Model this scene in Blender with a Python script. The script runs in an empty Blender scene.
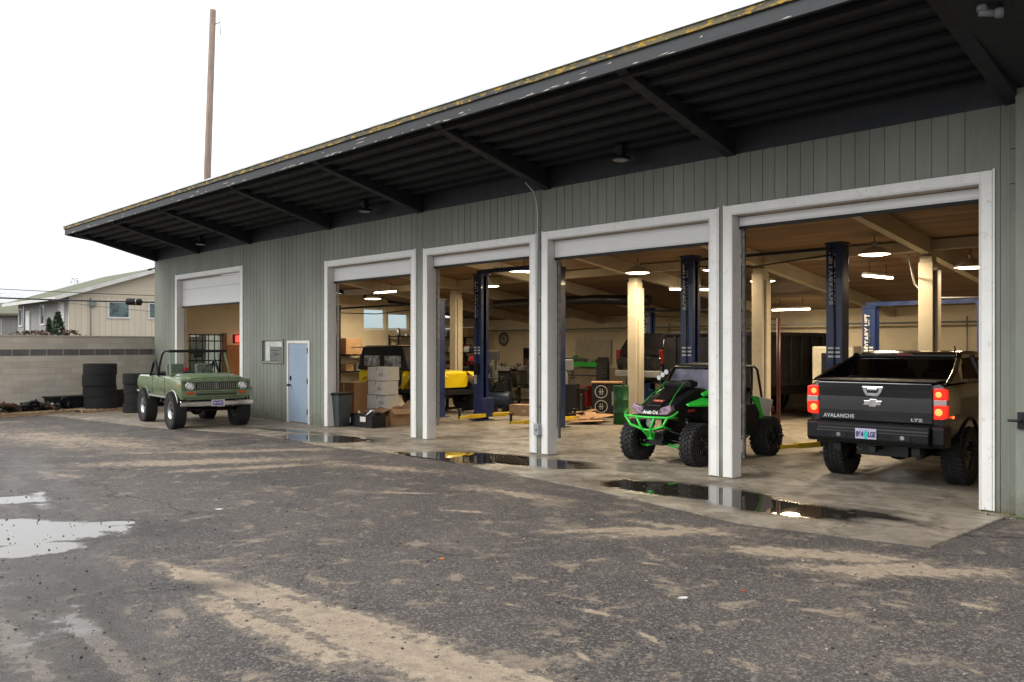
import bpy, bmesh, math, random
from mathutils import Vector, Matrix, noise
R = math.radians
random.seed(7)
scene = bpy.context.scene
COL = scene.collection
# ------------------------------------------------------------------ site survey: camera station and sight lines on the ground
FPX, CXP, HZ, EYE = 868.0, 512.0, 346.0, 2.04
YAW = R(46.714)
FW = Vector((-math.sin(YAW), math.cos(YAW))); RT = Vector((math.cos(YAW), math.sin(YAW)))
CAM = Vector((3.427, -11.625))
def G(x, y, z=0.0):
    d = FPX * (EYE - z) / (y - HZ)
    p = CAM + FW * d + RT * ((x - CXP) / FPX * d)
    return (p.x, p.y)
def AY(x, Y):
    a = (x - CXP) / FPX; D = FW + RT * a; t = (Y - CAM.y) / D.y
    return CAM.x + t * D.x
# ------------------------------------------------------------------ materials
class NT:
    def __init__(s, mat):
        s.m = mat; s.t = mat.node_tree; s.n = s.t.nodes; s.l = s.t.links
    def new(s, typ, **kw):
        nd = s.n.new(typ)
        for k, v in kw.items():
            if k.startswith('i_'):
                key = k[2:]; key = int(key) if key.isdigit() else key.replace('_', ' ')
                nd.inputs[key].default_value = v
            else: setattr(nd, k, v)
        return nd
    def link(s, a, b): s.l.new(a, b)
    def math(s, op, a, b=None, c=None, clamp=False):
        nd = s.n.new('ShaderNodeMath'); nd.operation = op; nd.use_clamp = clamp
        for i, v in enumerate((a, b, c)):
            if v is None: continue
            if isinstance(v, (int, float)): nd.inputs[i].default_value = v
            else: s.l.new(v, nd.inputs[i])
        return nd.outputs[0]
    def mix(s, f, a, b):
        nd = s.n.new('ShaderNodeMix'); nd.data_type = 'RGBA'
        for sock, v in ((nd.inputs['Factor'], f), (nd.inputs[6], a), (nd.inputs[7], b)):
            if isinstance(v, (int, float)): sock.default_value = v
            elif isinstance(v, tuple): sock.default_value = (*v[:3], 1)
            else: s.l.new(v, sock)
        return nd.outputs[2]
    def mixf(s, f, a, b):
        nd = s.n.new('ShaderNodeMix'); nd.data_type = 'FLOAT'
        for sock, v in ((nd.inputs['Factor'], f), (nd.inputs[2], a), (nd.inputs[3], b)):
            if isinstance(v, (int, float)): sock.default_value = v
            else: s.l.new(v, sock)
        return nd.outputs[0]
    def noise(s, vec, scale, detail=4, rough=.55, dist=0):
        nd = s.n.new('ShaderNodeTexNoise'); nd.inputs['Scale'].default_value = scale
        nd.inputs['Detail'].default_value = detail; nd.inputs['Roughness'].default_value = rough
        nd.inputs['Distortion'].default_value = dist
        s.l.new(vec, nd.inputs['Vector']); return nd.outputs[0]
    def ramp(s, f, a, b, lo=0.0, hi=1.0):
        nd = s.n.new('ShaderNodeMapRange'); nd.inputs[1].default_value = a; nd.inputs[2].default_value = b
        nd.inputs[3].default_value = lo; nd.inputs[4].default_value = hi; nd.interpolation_type = 'SMOOTHSTEP'
        s.l.new(f, nd.inputs[0]); return nd.outputs[0]
    def mapping(s, vec, loc=(0,0,0), rot=(0,0,0), sc=(1,1,1), typ='POINT'):
        nd = s.n.new('ShaderNodeMapping'); nd.vector_type = typ
        nd.inputs['Location'].default_value = loc; nd.inputs['Rotation'].default_value = rot; nd.inputs['Scale'].default_value = sc
        s.l.new(vec, nd.inputs['Vector']); return nd.outputs[0]
MATS = {}
def base_mat(name):
    m = bpy.data.materials.new(name); m.use_nodes = True; nt = NT(m)
    b = nt.n['Principled BSDF']; return m, nt, b
def mat(name, col, rough=.5, metal=0.0, var=.12, scale=3.0, bump=0.0, bscale=60.0, spec=.5, coat=0.0, dirt=None, dscale=1.5, damt=.4, emis=None, estr=0, stretch=(1,1,1)):
    """painted / plain surface with patchy wear: value variation, optional dirt colour and fine bump"""
    if name in MATS: return MATS[name]
    m, nt, b = base_mat(name)
    tc = nt.new('ShaderNodeTexCoord'); v = tc.outputs['Object']
    if stretch != (1,1,1): v = nt.mapping(v, sc=stretch)
    n1 = nt.noise(v, scale, 5, .6)
    f = nt.ramp(n1, .3, .7, 1 - var, 1 + var)
    mul = nt.new('ShaderNodeVectorMath', operation='SCALE'); mul.inputs[0].default_value = col[:3]; nt.link(f, mul.inputs['Scale'])
    c = mul.outputs[0]
    if dirt:
        n2 = nt.noise(v, dscale, 8, .7); c = nt.mix(nt.ramp(n2, .62 - .25*damt, .78 - .15*damt, 0, min(1, damt*1.6)), c, dirt)
    nt.link(c, b.inputs['Base Color'])
    nt.link(nt.ramp(n1, .3, .7, max(.02, rough*.85), min(1, rough*1.15)), b.inputs['Roughness'])
    b.inputs['Metallic'].default_value = metal; b.inputs['Specular IOR Level'].default_value = spec
    if coat: b.inputs['Coat Weight'].default_value = coat; b.inputs['Coat Roughness'].default_value = .04
    if bump:
        n3 = nt.noise(v, bscale, 3, .6); bp = nt.new('ShaderNodeBump'); bp.inputs['Strength'].default_value = bump; bp.inputs['Distance'].default_value = .01
        nt.link(n3, bp.inputs['Height']); nt.link(bp.outputs[0], b.inputs['Normal'])
    if emis: b.inputs['Emission Color'].default_value = (*emis, 1); b.inputs['Emission Strength'].default_value = estr
    MATS[name] = m; return m
def glass_mat(name, tint=(.75,.8,.82), alpha=.25, rough=.03):
    if name in MATS: return MATS[name]
    m, nt, b = base_mat(name)
    out = nt.n['Material Output']; tr = nt.new('ShaderNodeBsdfTransparent'); tr.inputs[0].default_value = (*tint, 1)
    gl = nt.new('ShaderNodeBsdfGlossy'); gl.inputs['Roughness'].default_value = rough
    fr = nt.new('ShaderNodeLayerWeight'); fr.inputs['Blend'].default_value = .5
    ad = nt.math('ADD', nt.math('MULTIPLY', nt.math('POWER', fr.outputs['Facing'], 5), .9), .04 + alpha * .1, clamp=True)
    mx = nt.new('ShaderNodeMixShader'); nt.link(ad, mx.inputs[0]); nt.link(tr.outputs[0], mx.inputs[1]); nt.link(gl.outputs[0], mx.inputs[2])
    nt.link(mx.outputs[0], out.inputs['Surface']); MATS[name] = m; return m

WHITE_TRIM = mat('white_trim_paint', (.79,.785,.765), .45, var=.05, scale=2, dirt=(.33,.27,.2), dscale=13, damt=.30, bump=.15, bscale=40)
JAMB = mat('jamb_paint', (.66,.65,.63), .5, var=.05, scale=2, dirt=(.28,.2,.13), dscale=7, damt=.25, stretch=(1,1,.6))
ROLL = mat('roll_door_paint', (.68,.685,.68), .4, var=.04, scale=1.5, dirt=(.42,.41,.39), dscale=3, damt=.2, stretch=(1,1,6))
EAVE = mat('dark_eave_paint', (.008,.0108,.0155), .6, var=.25, scale=6, bump=.3, bscale=30)
BEIGE = mat('beige_block_paint', (.70,.615,.45), .6, var=.08, scale=.8, dirt=(.30,.24,.15), dscale=.9, damt=.3)
BEAM = mat('beam_paint', (.50,.44,.33), .55, var=.08, scale=1.5, dirt=(.25,.18,.1), dscale=4, damt=.2)
BLUE = mat('lift_blue_paint', (.010,.028,.115), .35, var=.2, scale=4, dirt=(.03,.03,.04), damt=.3, coat=.3)
YELLOW = mat('yellow_paint', (.72,.50,.02), .4, var=.12, scale=5, dirt=(.15,.1,.03), dscale=8, damt=.3)
RUBBER = mat('tyre_rubber', (.018,.018,.019), .8, var=.3, scale=14, dirt=(.06,.055,.05), dscale=9, damt=.25, bump=.3, bscale=80)
BLACKM = mat('black_metal', (.007,.007,.008), .4, var=.2, scale=6, spec=.4)
BLACKP = mat('black_plastic', (.009,.009,.010), .6, var=.2, scale=8, bump=.2, bscale=200, spec=.3)
CHROME = mat('chrome', (.75,.76,.78), .13, metal=1, var=.08, scale=10, dirt=(.3,.3,.3), damt=.15)
STEEL = mat('bare_steel', (.35,.35,.36), .35, metal=.9, var=.25, scale=12)
GREYP = mat('grey_paint', (.22,.23,.24), .5, var=.15)
RUST = mat('rusty_iron', (.09,.045,.028), .85, var=.5, scale=9, dirt=(.02,.018,.018), dscale=6, damt=.5)
WOOD = mat('pallet_wood', (.36,.24,.14), .8, var=.35, scale=3, stretch=(1,9,9), dirt=(.12,.08,.05), damt=.3)
CARD = mat('cardboard', (.37,.22,.11), .8, var=.1, scale=4, dirt=(.25,.14,.07), damt=.2)
CARDD = mat('brown_cardboard', (.22,.125,.065), .8, var=.12, scale=4)
PAPERW = mat('white_carton', (.58,.56,.53), .7, var=.08, scale=6, dirt=(.30,.27,.24), dscale=9, damt=.25)
RED = mat('red_paint', (.28,.012,.014), .4, var=.2)
GREENB = mat('bright_green_paint', (.03,.62,.05), .35, var=.08, coat=.4)
GREEND = mat('dark_green_paint', (.008,.09,.025), .45, var=.2)
TRUCKP = mat('truck_black_paint', (.006,.007,.009), .18, var=.25, scale=2, coat=1.0, dirt=(.014,.014,.015), damt=.2)
SCOUTP = mat('sage_green_paint', (.150,.200,.110), .3, metal=.0, var=.08, scale=2.5, coat=.5, dirt=(.15,.185,.115), dscale=3, damt=.3)
TRIMSIDE = mat('pale_sill_trim', (.5,.5,.46), .35, metal=.5, var=.1)
DARKGLASS = glass_mat('tinted_glass', (.10,.11,.12), .45)
CLEARG = glass_mat('clear_glass', (.82,.88,.88), .25)
HAZYG = mat('hazy_plastic_windscreen', (.20,.20,.25), .12, var=.3, scale=3)
LETTER = mat('white_lettering', (.7,.7,.68), .5, var=.06)
SILVERL = mat('silver_lettering', (.55,.56,.58), .3, metal=.8, var=.05)
LAMPE = mat('lamp_tube', (.9,.9,.85), .4, emis=(1,.80,.50), estr=14)
SKINNYBLK = mat('cable_black', (.02,.02,.022), .6)
CONC = mat('concrete_foot', (.4,.38,.34), .9, bump=.4)
# ------------------------------------------------------------------ mesh helpers
class G3:
    """collects shapes into one mesh"""
    def __init__(s): s.bm = bmesh.new(); s.k = 0; s.M = Matrix()
    def _tag(s, faces, smooth=False):
        for f in faces: f.material_index = s.k; f.smooth = smooth
    def box(s, x0, x1, y0, y1, z0, z1, M=None):
        vs = [s.bm.verts.new((x, y, z)) for x in (x0, x1) for y in (y0, y1) for z in (z0, z1)]
        ids = [(0,1,3,2),(4,6,7,5),(0,4,5,1),(2,3,7,6),(0,2,6,4),(1,5,7,3)]
        if M: 
            for v in vs: v.co = M @ v.co
        s._tag([s.bm.faces.new([vs[i] for i in q]) for q in ids]); return s
    def cbox(s, c, size, rz=0, rx=0, ry=0):
        M = Matrix.Translation(c) @ Matrix.Rotation(rz, 4, 'Z') @ Matrix.Rotation(ry, 4, 'Y') @ Matrix.Rotation(rx, 4, 'X')
        a, b, d = [v/2 for v in size]; return s.box(-a, a, -b, b, -d, d, M)
    def beam(s, p, q, w, h, up=(0,0,1)):
        p = Vector(p); q = Vector(q); d = q - p; L = d.length; d.normalize(); u = Vector(up)
        if abs(d.dot(u)) > .99: u = Vector((0,1,0))
        side = d.cross(u).normalized(); u2 = side.cross(d)
        M = Matrix((( d.x, side.x, u2.x, p.x),(d.y, side.y, u2.y, p.y),(d.z, side.z, u2.z, p.z),(0,0,0,1)))
        return s.box(0, L, -w/2, w/2, -h/2, h/2, M)
    def ring(s, c, r, axis_u, axis_v, n, ry=None):
        return [s.bm.verts.new(Vector(c) + axis_u * (r * math.cos(2*math.pi*i/n)) + axis_v * ((ry or r) * math.sin(2*math.pi*i/n))) for i in range(n)]
    def cyl(s, p, q, r, r2=None, n=16, caps=True):
        p = Vector(p); q = Vector(q); d = (q - p).normalized(); u = d.orthogonal().normalized(); v = d.cross(u)
        a = s.ring(p, r, u, v, n); b = s.ring(q, r if r2 is None else r2, u, v, n)
        s._tag([s.bm.faces.new((a[i], a[(i+1)%n], b[(i+1)%n], b[i])) for i in range(n)], True)
        if caps: s._tag([s.bm.faces.new(a[::-1]), s.bm.faces.new(b)])
        return s
    def tube(s, pts, r, n=8, closed=False, taper=None):
        pts = [Vector(p) for p in pts]; rings = []; m = len(pts); pu = None
        for i, p in enumerate(pts):
            a = pts[i-1] if (i > 0 or closed) else p; b = pts[(i+1) % m] if (i < m-1 or closed) else p
            d = (b - a).normalized(); u = d.orthogonal().normalized() if pu is None else (pu - d * pu.dot(d)).normalized()
            pu = u; v = d.cross(u); rr = r if taper is None else r + (taper - r) * i / (m - 1)
            rings.append(s.ring(p, rr, u, v, n))
        for i in range(m if closed else m-1):
            a, b = rings[i], rings[(i+1) % m]
            s._tag([s.bm.faces.new((a[j], a[(j+1)%n], b[(j+1)%n], b[j])) for j in range(n)], True)
        if not closed: s._tag([s.bm.faces.new(rings[0][::-1]), s.bm.faces.new(rings[-1])])
        return s
    def prism(s, poly, a, b, plane='YZ', smooth=False):
        """polygon in a plane extruded from a to b along the third axis"""
        def P(u, v, w): return {'YZ': (w, u, v), 'XZ': (u, w, v), 'XY': (u, v, w)}[plane]
        A = [s.bm.verts.new(P(u, v, a)) for u, v in poly]; B = [s.bm.verts.new(P(u, v, b)) for u, v in poly]; n = len(poly)
        s._tag([s.bm.faces.new((A[i], A[(i+1)%n], B[(i+1)%n], B[i])) for i in range(n)], smooth)
        s._tag([s.bm.faces.new(A[::-1]), s.bm.faces.new(B)]); return s
    def lathe(s, prof, c=(0,0,0), axis='Y', n=32, closed=True):
        """profile of (radius, offset along axis)"""
        c = Vector(c); ax = {'X': Vector((1,0,0)), 'Y': Vector((0,1,0)), 'Z': Vector((0,0,1))}[axis]
        u = {'X': Vector((0,1,0)), 'Y': Vector((0,0,1)), 'Z': Vector((1,0,0))}[axis]; v = ax.cross(u)
        rings = [s.ring(c + ax * o, max(r, 1e-4), u, v, n) for r, o in prof]; m = len(rings)
        for i in range(m if closed else m-1):
            a, b = rings[i], rings[(i+1) % m]
            s._tag([s.bm.faces.new((a[j], a[(j+1)%n], b[(j+1)%n], b[j])) for j in range(n)], True)
        return s
    def loft(s, secs, cap=True, smooth=True):
        rs = [[s.bm.verts.new(p) for p in sec] for sec in secs]; n = len(rs[0])
        for a, b in zip(rs, rs[1:]):
            s._tag([s.bm.faces.new((a[j], a[(j+1)%n], b[(j+1)%n], b[j])) for j in range(n)], smooth)
        if cap: s._tag([s.bm.faces.new(rs[0][::-1]), s.bm.faces.new(rs[-1])])
        return s
    def ball(s, c, r, sc=(1,1,1), sub=2, jit=0, seed=0):
        M = Matrix.Translation(c) @ Matrix.Diagonal((*sc, 1))
        res = bmesh.ops.create_icosphere(s.bm, subdivisions=sub, radius=r, matrix=M)
        rnd = random.Random(seed)
        if jit:
            for v in res['verts']: v.co += Vector((rnd.uniform(-jit,jit), rnd.uniform(-jit,jit), rnd.uniform(-jit,jit)))
        fs = set(f for v in res['verts'] for f in v.link_faces); s._tag(fs, True); return s
    def poly(s, pts):
        s._tag([s.bm.faces.new([s.bm.verts.new(p) for p in pts])]); return s
    def mat(s, k): s.k = k; return s
    def build(s, name, mats, parent=None, bevel=0, seg=2, auto=True, loc=None, rz=None):
        bmesh.ops.recalc_face_normals(s.bm, faces=s.bm.faces)
        me = bpy.data.meshes.new(name); s.bm.to_mesh(me); s.bm.free()
        if not isinstance(mats, (list, tuple)): mats = [mats]
        for m in mats: me.materials.append(m)
        o = bpy.data.objects.new(name, me); COL.objects.link(o)
        if parent: o.parent = parent
        if loc: o.location = loc
        if rz is not None: o.rotation_euler.z = rz
        if bevel:
            md = o.modifiers.new('bevel', 'BEVEL'); md.width = bevel; md.segments = seg; md.limit_method = 'ANGLE'; md.angle_limit = R(38)
            md.harden_normals = False
        return o
def bake(o):
    """apply modifiers of o into its mesh"""
    dg = bpy.context.evaluated_depsgraph_get(); dg.update()
    me = bpy.data.meshes.new_from_object(o.evaluated_get(dg)); o.modifiers.clear(); o.data = me; return o
def cut(o, cutters):
    for g in cutters:
        c = g.build('cutter', RUBBER)
        md = o.modifiers.new('b', 'BOOLEAN'); md.operation = 'DIFFERENCE'; md.solver = 'EXACT'; md.object = c
        mw = o.matrix_world.copy(); bpy.context.view_layer.update(); bake(o); bpy.data.objects.remove(c)
    return o
def smooth_angle(o, deg=35):
    me = o.data
    bm = bmesh.new(); bm.from_mesh(me)
    for e in bm.edges:
        e.smooth = not (len(e.link_faces) == 2 and e.calc_face_angle(0) > R(deg))
    for f in bm.faces: f.smooth = True
    bm.to_mesh(me); bm.free(); return o
def tag(o, label=None, cat=None, group=None, kind=None):
    if label: o['label'] = label
    if cat: o['category'] = cat
    if group: o['group'] = group
    if kind: o['kind'] = kind
    return o
def empty(name, loc=(0,0,0), rz=0, parent=None):
    o = bpy.data.objects.new(name, None); COL.objects.link(o); o.location = loc; o.rotation_euler.z = rz; o.empty_display_size = .2
    if parent: o.parent = parent
    return o
def thing(name, label, cat, loc=(0,0,0), rz=0, group=None): return tag(empty(name, loc, rz), label, cat, group)
def kids(o): return [c for c in COL.objects if c.parent == o]
def copy_tree(o, parent=None, loc=None, rz=None, label=None):
    c = o.copy(); COL.objects.link(c); c.parent = parent
    if loc is not None: c.location = loc
    if rz is not None: c.rotation_euler.z = rz
    if label: c['label'] = label
    for ch in kids(o): copy_tree(ch, c)
    return c
def text_mesh(name, body, size, m, parent, M, depth=.004, bold=0.0, spacing=1.0, width=None):
    cu = bpy.data.curves.new(name, 'FONT'); cu.body = body; cu.size = size; cu.extrude = depth; cu.offset = bold
    cu.align_x = 'CENTER'; cu.align_y = 'CENTER'; cu.space_character = spacing
    t = bpy.data.objects.new(name, cu); COL.objects.link(t); dg = bpy.context.evaluated_depsgraph_get(); dg.update()
    me = bpy.data.meshes.new_from_object(t.evaluated_get(dg)); bpy.data.objects.remove(t)
    if width:
        w = max(v.co.x for v in me.vertices) - min(v.co.x for v in me.vertices); s = width / w
        for v in me.vertices: v.co.x *= s
    me.transform(M); me.materials.clear(); me.materials.append(m); o = bpy.data.objects.new(name, me); COL.objects.link(o); o.parent = parent
    return o
MTX = lambda x, y, z, cx, cy, cz: Matrix(((x[0], y[0], z[0], cx), (x[1], y[1], z[1], cy), (x[2], y[2], z[2], cz), (0,0,0,1)))
# ------------------------------------------------------------------ ground
def patch_field(nt, vec, patches):
    """union of soft elongated blobs: each (x0,y0,x1,y1,half width, gain) in metres; returns max of (1 - normalised radius)"""
    cur = None
    for (x0, y0, x1, y1, w, g) in patches:
        L = math.hypot(x1-x0, y1-y0)/2 + w; a = math.atan2(y1-y0, x1-x0)
        v = nt.mapping(vec, ((x0+x1)/2, (y0+y1)/2, 0), (0, 0, a), (L, w, 1), 'TEXTURE')
        ln = nt.new('ShaderNodeVectorMath', operation='LENGTH'); nt.link(v, ln.inputs[0])
        val = nt.math('MULTIPLY_ADD', ln.outputs['Value'], -g, g)
        cur = val if cur is None else nt.math('MAXIMUM', cur, val)
    return cur
def PP(x0, y0, x1, y1, w, g=1.0): return (*G(x0, y0), *G(x1, y1), w, g)
def flatvec(nt):
    geo = nt.new('ShaderNodeNewGeometry'); sp = nt.new('ShaderNodeSeparateXYZ'); nt.link(geo.outputs['Position'], sp.inputs[0])
    cb = nt.new('ShaderNodeCombineXYZ'); nt.link(sp.outputs[0], cb.inputs[0]); nt.link(sp.outputs[1], cb.inputs[1]); return cb.outputs[0]
def asphalt():
    m, nt, b = base_mat('asphalt'); v = flatvec(nt)
    nL = nt.noise(v, .35, 5, .6); nM = nt.noise(v, 1.7, 6, .65, .3); nS = nt.noise(v, 9, 6, .7); nF = nt.noise(v, 75, 3, .7)
    vo = nt.new('ShaderNodeTexVoronoi', feature='F1'); vo.inputs['Scale'].default_value = 62; nt.link(v, vo.inputs['Vector'])
    # aggregate: every stone a tone of its own
    sp = nt.new('ShaderNodeSeparateColor'); nt.link(vo.outputs['Color'], sp.inputs[0])
    stone = nt.ramp(sp.outputs[0], .55, 1.0, 0, 1); base = nt.mix(nt.ramp(nL, .35, .65), (.045,.039,.037), (.080,.068,.062))
    base = nt.mix(nt.math('MULTIPLY', nt.ramp(nM, .45, .7), .55), base, (.100,.084,.076)); base = nt.mix(nt.math('MULTIPLY', nt.ramp(nS, .52, .72), .45), base, (.135,.116,.102)); base = nt.mix(nt.math('MULTIPLY', nt.ramp(nS, .46, .30), .5), base, (.040,.035,.035))
    nB = nt.noise(v, .8, 3, .5, .6); base = nt.mix(nt.math('MULTIPLY', nt.ramp(nB, .50, .66), .6), base, (.036,.032,.031)); base = nt.mix(nt.math('MULTIPLY', nt.ramp(nB, .46, .32), .5), base, (.105,.089,.076)); base = nt.mix(nt.math('MULTIPLY', stone, .5), base, (.30,.265,.24))
    base = nt.mix(nt.math('MULTIPLY', nt.ramp(sp.outputs[1], .7, 1), .6), base, (.022,.021,.022))
    ck = nt.new('ShaderNodeTexVoronoi', feature='DISTANCE_TO_EDGE'); ck.inputs['Scale'].default_value = .28; cv = nt.new('ShaderNodeVectorMath', operation='ADD'); nt.link(v, cv.inputs[0]); cn = nt.new('ShaderNodeTexNoise'); cn.inputs['Scale'].default_value = 1.6; cn.inputs['Detail'].default_value = 7; nt.link(v, cn.inputs['Vector']); nt.link(cn.outputs['Color'], cv.inputs[1]); nt.link(cv.outputs[0], ck.inputs['Vector'])
    crack = nt.math('MULTIPLY', nt.ramp(ck.outputs['Distance'], .010, .002), nt.ramp(nL, .48, .56)); base = nt.mix(nt.math('MULTIPLY', crack, .8), base, (.015,.014,.014))
    # tan silt left where water dried
    tan = patch_field(nt, v, [
        PP(170,566,320,612,.20,1.1), PP(262,592,430,652,.30,1.1), PP(350,630,560,705,.34,1.1), PP(215,600,330,655,.16,.8),
        PP(62,604,150,690,.10,.9), PP(0,612,30,672,.12,.9), PP(20,640,60,690,.1,.7), PP(255,576,312,600,.05,.8),
        PP(0,432,150,447,.9,.5), PP(85,464,300,458,.42,.95), PP(130,452,330,448,.28,.8), PP(185,470,330,462,.2,.8), PP(330,462,430,470,.2,.6),
        PP(378,491,432,492,.06,.9), PP(440,508,484,511,.07,.9), PP(556,530,640,527,.14,.95), PP(610,534,712,528,.18,1), PP(640,520,720,532,.12,.8),
        PP(745,548,880,556,.26,1.05), PP(800,566,1000,570,.22,.95), PP(860,575,930,560,.16,.9), PP(960,600,990,606,.06,.6),
        PP(578,606,612,613,.045,1), PP(576,648,592,660,.04,1), PP(500,600,520,604,.03,.8), PP(640,630,660,640,.03,.6), PP(470,486,560,498,.18,.55),
        PP(640,560,668,564,.035,.8), PP(250,430,330,438,.3,.7), PP(30,470,80,476,.12,.6)])
    tn = nt.math('ADD', tan, nt.math('MULTIPLY', nt.math('SUBTRACT', nM, .5), 1.9)); tn = nt.math('ADD', tn, nt.math('MULTIPLY', nt.math('SUBTRACT', nS, .5), 2.0))
    tmask = nt.math('MULTIPLY', nt.ramp(tn, .08, .36), nt.ramp(nF, .30, .55, .6, 1)); tmask = nt.math('MAXIMUM', tmask, nt.math('MULTIPLY', nt.ramp(tn, -.35, .2), .38))
    loose = nt.math('MULTIPLY', nt.ramp(nt.noise(v, 2.6, 7, .75, .5), .545, .63), .62)
    loose2 = nt.math('MULTIPLY', nt.ramp(nt.noise(v, .75, 8, .72, .3), .565, .66), .6); tmask = nt.math('MAXIMUM', tmask, nt.math('MAXIMUM', loose, loose2))
    tcol = nt.mix(nt.ramp(nS, .3, .7), (.25,.195,.138), (.40,.32,.235))
    tcol = nt.mix(nt.math('MULTIPLY', stone, .35), tcol, (.16,.13,.10))
    col = nt.mix(tmask, base, tcol)
    # standing water and the damp round it
    wet = patch_field(nt, v, [PP(-260,534,80,530,1.0,1.9), PP(0,550,60,545,.45,1.2), PP(60,524,136,521,.2,1.2), PP(112,588,205,584,.16,.45),
        PP(20,560,60,720,.50,.30), PP(60,560,110,720,.30,.28), PP(30,470,60,540,.3,.4), PP(-40,500,40,498,.5,.9)])
    wn = nt.math('ADD', wet, nt.math('MULTIPLY', nt.math('SUBTRACT', nM, .5), 1.0)); wn2 = nt.math('ADD', wn, nt.math('MULTIPLY', nt.math('SUBTRACT', nS, .5), .35))
    pud = nt.ramp(wn2, .18, .42); damp = nt.ramp(wn, -.45, .2)
    col = nt.mix(nt.math('MULTIPLY', damp, .72), col, (.038,.033,.030)); col = nt.mix(pud, col, (.075,.068,.062))
    nt.link(col, b.inputs['Base Color'])
    rg = nt.mixf(damp, .66, .22); rg = nt.mixf(pud, rg, .03); nt.link(rg, b.inputs['Roughness'])
    h = nt.math('ADD', nt.math('MULTIPLY', vo.outputs['Distance'], -.6), nt.math('MULTIPLY', nF, 1.2)); h = nt.math('ADD', h, nt.math('MULTIPLY', nS, 1.2))
    h = nt.math('MULTIPLY', h, nt.math('SUBTRACT', 1, nt.math('MULTIPLY', tmask, .45)))
    bp = nt.new('ShaderNodeBump'); bp.inputs['Distance'].default_value = .012; nt.link(h, bp.inputs['Height']); nt.link(nt.mixf(pud, .75, 0.0), bp.inputs['Strength'])
    nt.link(bp.outputs[0], b.inputs['Normal']); return m
def concrete():
    m, nt, b = base_mat('slab_concrete'); v = flatvec(nt)
    nL = nt.noise(v, .5, 6, .65); nM = nt.noise(v, 2.2, 6, .65, .4); nS = nt.noise(v, 14, 6, .7); nF = nt.noise(v, 90, 2, .6)
    col = nt.mix(nt.ramp(nL, .35, .65), (.25,.215,.17), (.36,.315,.25)); col = nt.mix(nt.math('MULTIPLY', nt.ramp(nM, .44, .62), .7), col, (.15,.122,.09)); nQ = nt.noise(v, 1.1, 7, .7, .8); col = nt.mix(nt.math('MULTIPLY', nt.ramp(nQ, .52, .60), .55), col, (.14,.115,.085)); col = nt.mix(nt.math('MULTIPLY', nt.ramp(nQ, .42, .34), .4), col, (.46,.395,.30))
    col = nt.mix(nt.math('MULTIPLY', nt.ramp(nS, .55, .75), .3), col, (.42,.37,.30))
    st = patch_field(nt, v, [PP(800,480,930,478,.35,.8), PP(820,500,960,522,.2,.8), PP(640,440,760,470,.3,.6), PP(480,440,540,436,.35,.6), PP(880,515,940,530,.14,.8), PP(540,470,600,466,.2,.7)])
    st = nt.math('ADD', st, nt.math('MULTIPLY', nt.math('SUBTRACT', nM, .5), 1.6)); col = nt.mix(nt.math('MULTIPLY', nt.ramp(st, .2, .6), .6), col, (.09,.075,.06))
    # saw joints and cracks
    sp = nt.new('ShaderNodeSeparateXYZ'); nt.link(v, sp.inputs[0])
    def joint(s, per, off, w):
        a = nt.math('PINGPONG', nt.math('ADD', s, off), per/2); return nt.math('LESS_THAN', a, w)
    wob = nt.math('MULTIPLY', nt.math('SUBTRACT', nM, .5), .03)
    j = nt.math('MAXIMUM', joint(nt.math('ADD', sp.outputs[0], wob), 3.9, .05, .012), joint(nt.math('ADD', sp.outputs[1], wob), 3.6, .6, .012))
    vc = nt.new('ShaderNodeTexVoronoi', feature='DISTANCE_TO_EDGE'); vc.inputs['Scale'].default_value = .33
    wv = nt.new('ShaderNodeVectorMath', operation='ADD'); nt.link(v, wv.inputs[0])
    nn = nt.new('ShaderNodeTexNoise'); nn.inputs['Scale'].default_value = 2.2; nn.inputs['Detail'].default_value = 6; nt.link(v, nn.inputs['Vector']); nt.link(nn.outputs['Color'], wv.inputs[1]); nt.link(wv.outputs[0], vc.inputs['Vector'])
    j = nt.math('MAXIMUM', j, nt.math('MULTIPLY', nt.math('LESS_THAN', vc.outputs['Distance'], .006), .8))
    col = nt.mix(nt.math('MULTIPLY', j, .75), col, (.06,.05,.04))
    wet = patch_field(nt, v, [PP(436,456,500,459,.85,1.35), PP(510,461,566,464,.55,1.2), PP(300,437,352,440,.7,1.25), PP(626,484,745,497,.62,1.35), PP(730,500,825,514,.56,1.35), PP(860,512,900,520,.2,.7), PP(540,468,600,468,.12,.7), PP(830,512,905,520,.1,.7), PP(255,428,330,434,.22,.9), PP(395,452,440,458,.18,.7)])
    wn = nt.math('ADD', wet, nt.math('MULTIPLY', nt.math('SUBTRACT', nM, .5), .85)); wn2 = nt.math('ADD', wn, nt.math('MULTIPLY', nt.math('SUBTRACT', nS, .5), .25))
    pud = nt.ramp(wn2, .16, .28); damp = nt.ramp(wn, -.4, .2)
    col = nt.mix(nt.math('MULTIPLY', damp, .62), col, (.075,.06,.045)); col = nt.mix(pud, col, (.030,.026,.021)); nt.link(col, b.inputs['Base Color'])
    rg = nt.mixf(damp, nt.ramp(nM, .3, .7, .38, .7), .22); rg = nt.mixf(pud, rg, .015); nt.link(rg, b.inputs['Roughness'])
    h = nt.math('ADD', nt.math('MULTIPLY', nS, .7), nt.math('MULTIPLY', nF, .4)); h = nt.math('SUBTRACT', h, nt.math('MULTIPLY', j, .8))
    bp = nt.new('ShaderNodeBump'); bp.inputs['Distance'].default_value = .008; nt.link(h, bp.inputs['Height']); nt.link(nt.mixf(pud, .5, 0.0), bp.inputs['Strength'])
    nt.link(bp.outputs[0], b.inputs['Normal']); return m
g = G3(); g.poly([(-400,-400,-.02),(400,-400,-.02),(400,400,-.02),(-400,400,-.02)])
tag(g.build('ground', asphalt()), kind='structure')
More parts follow.
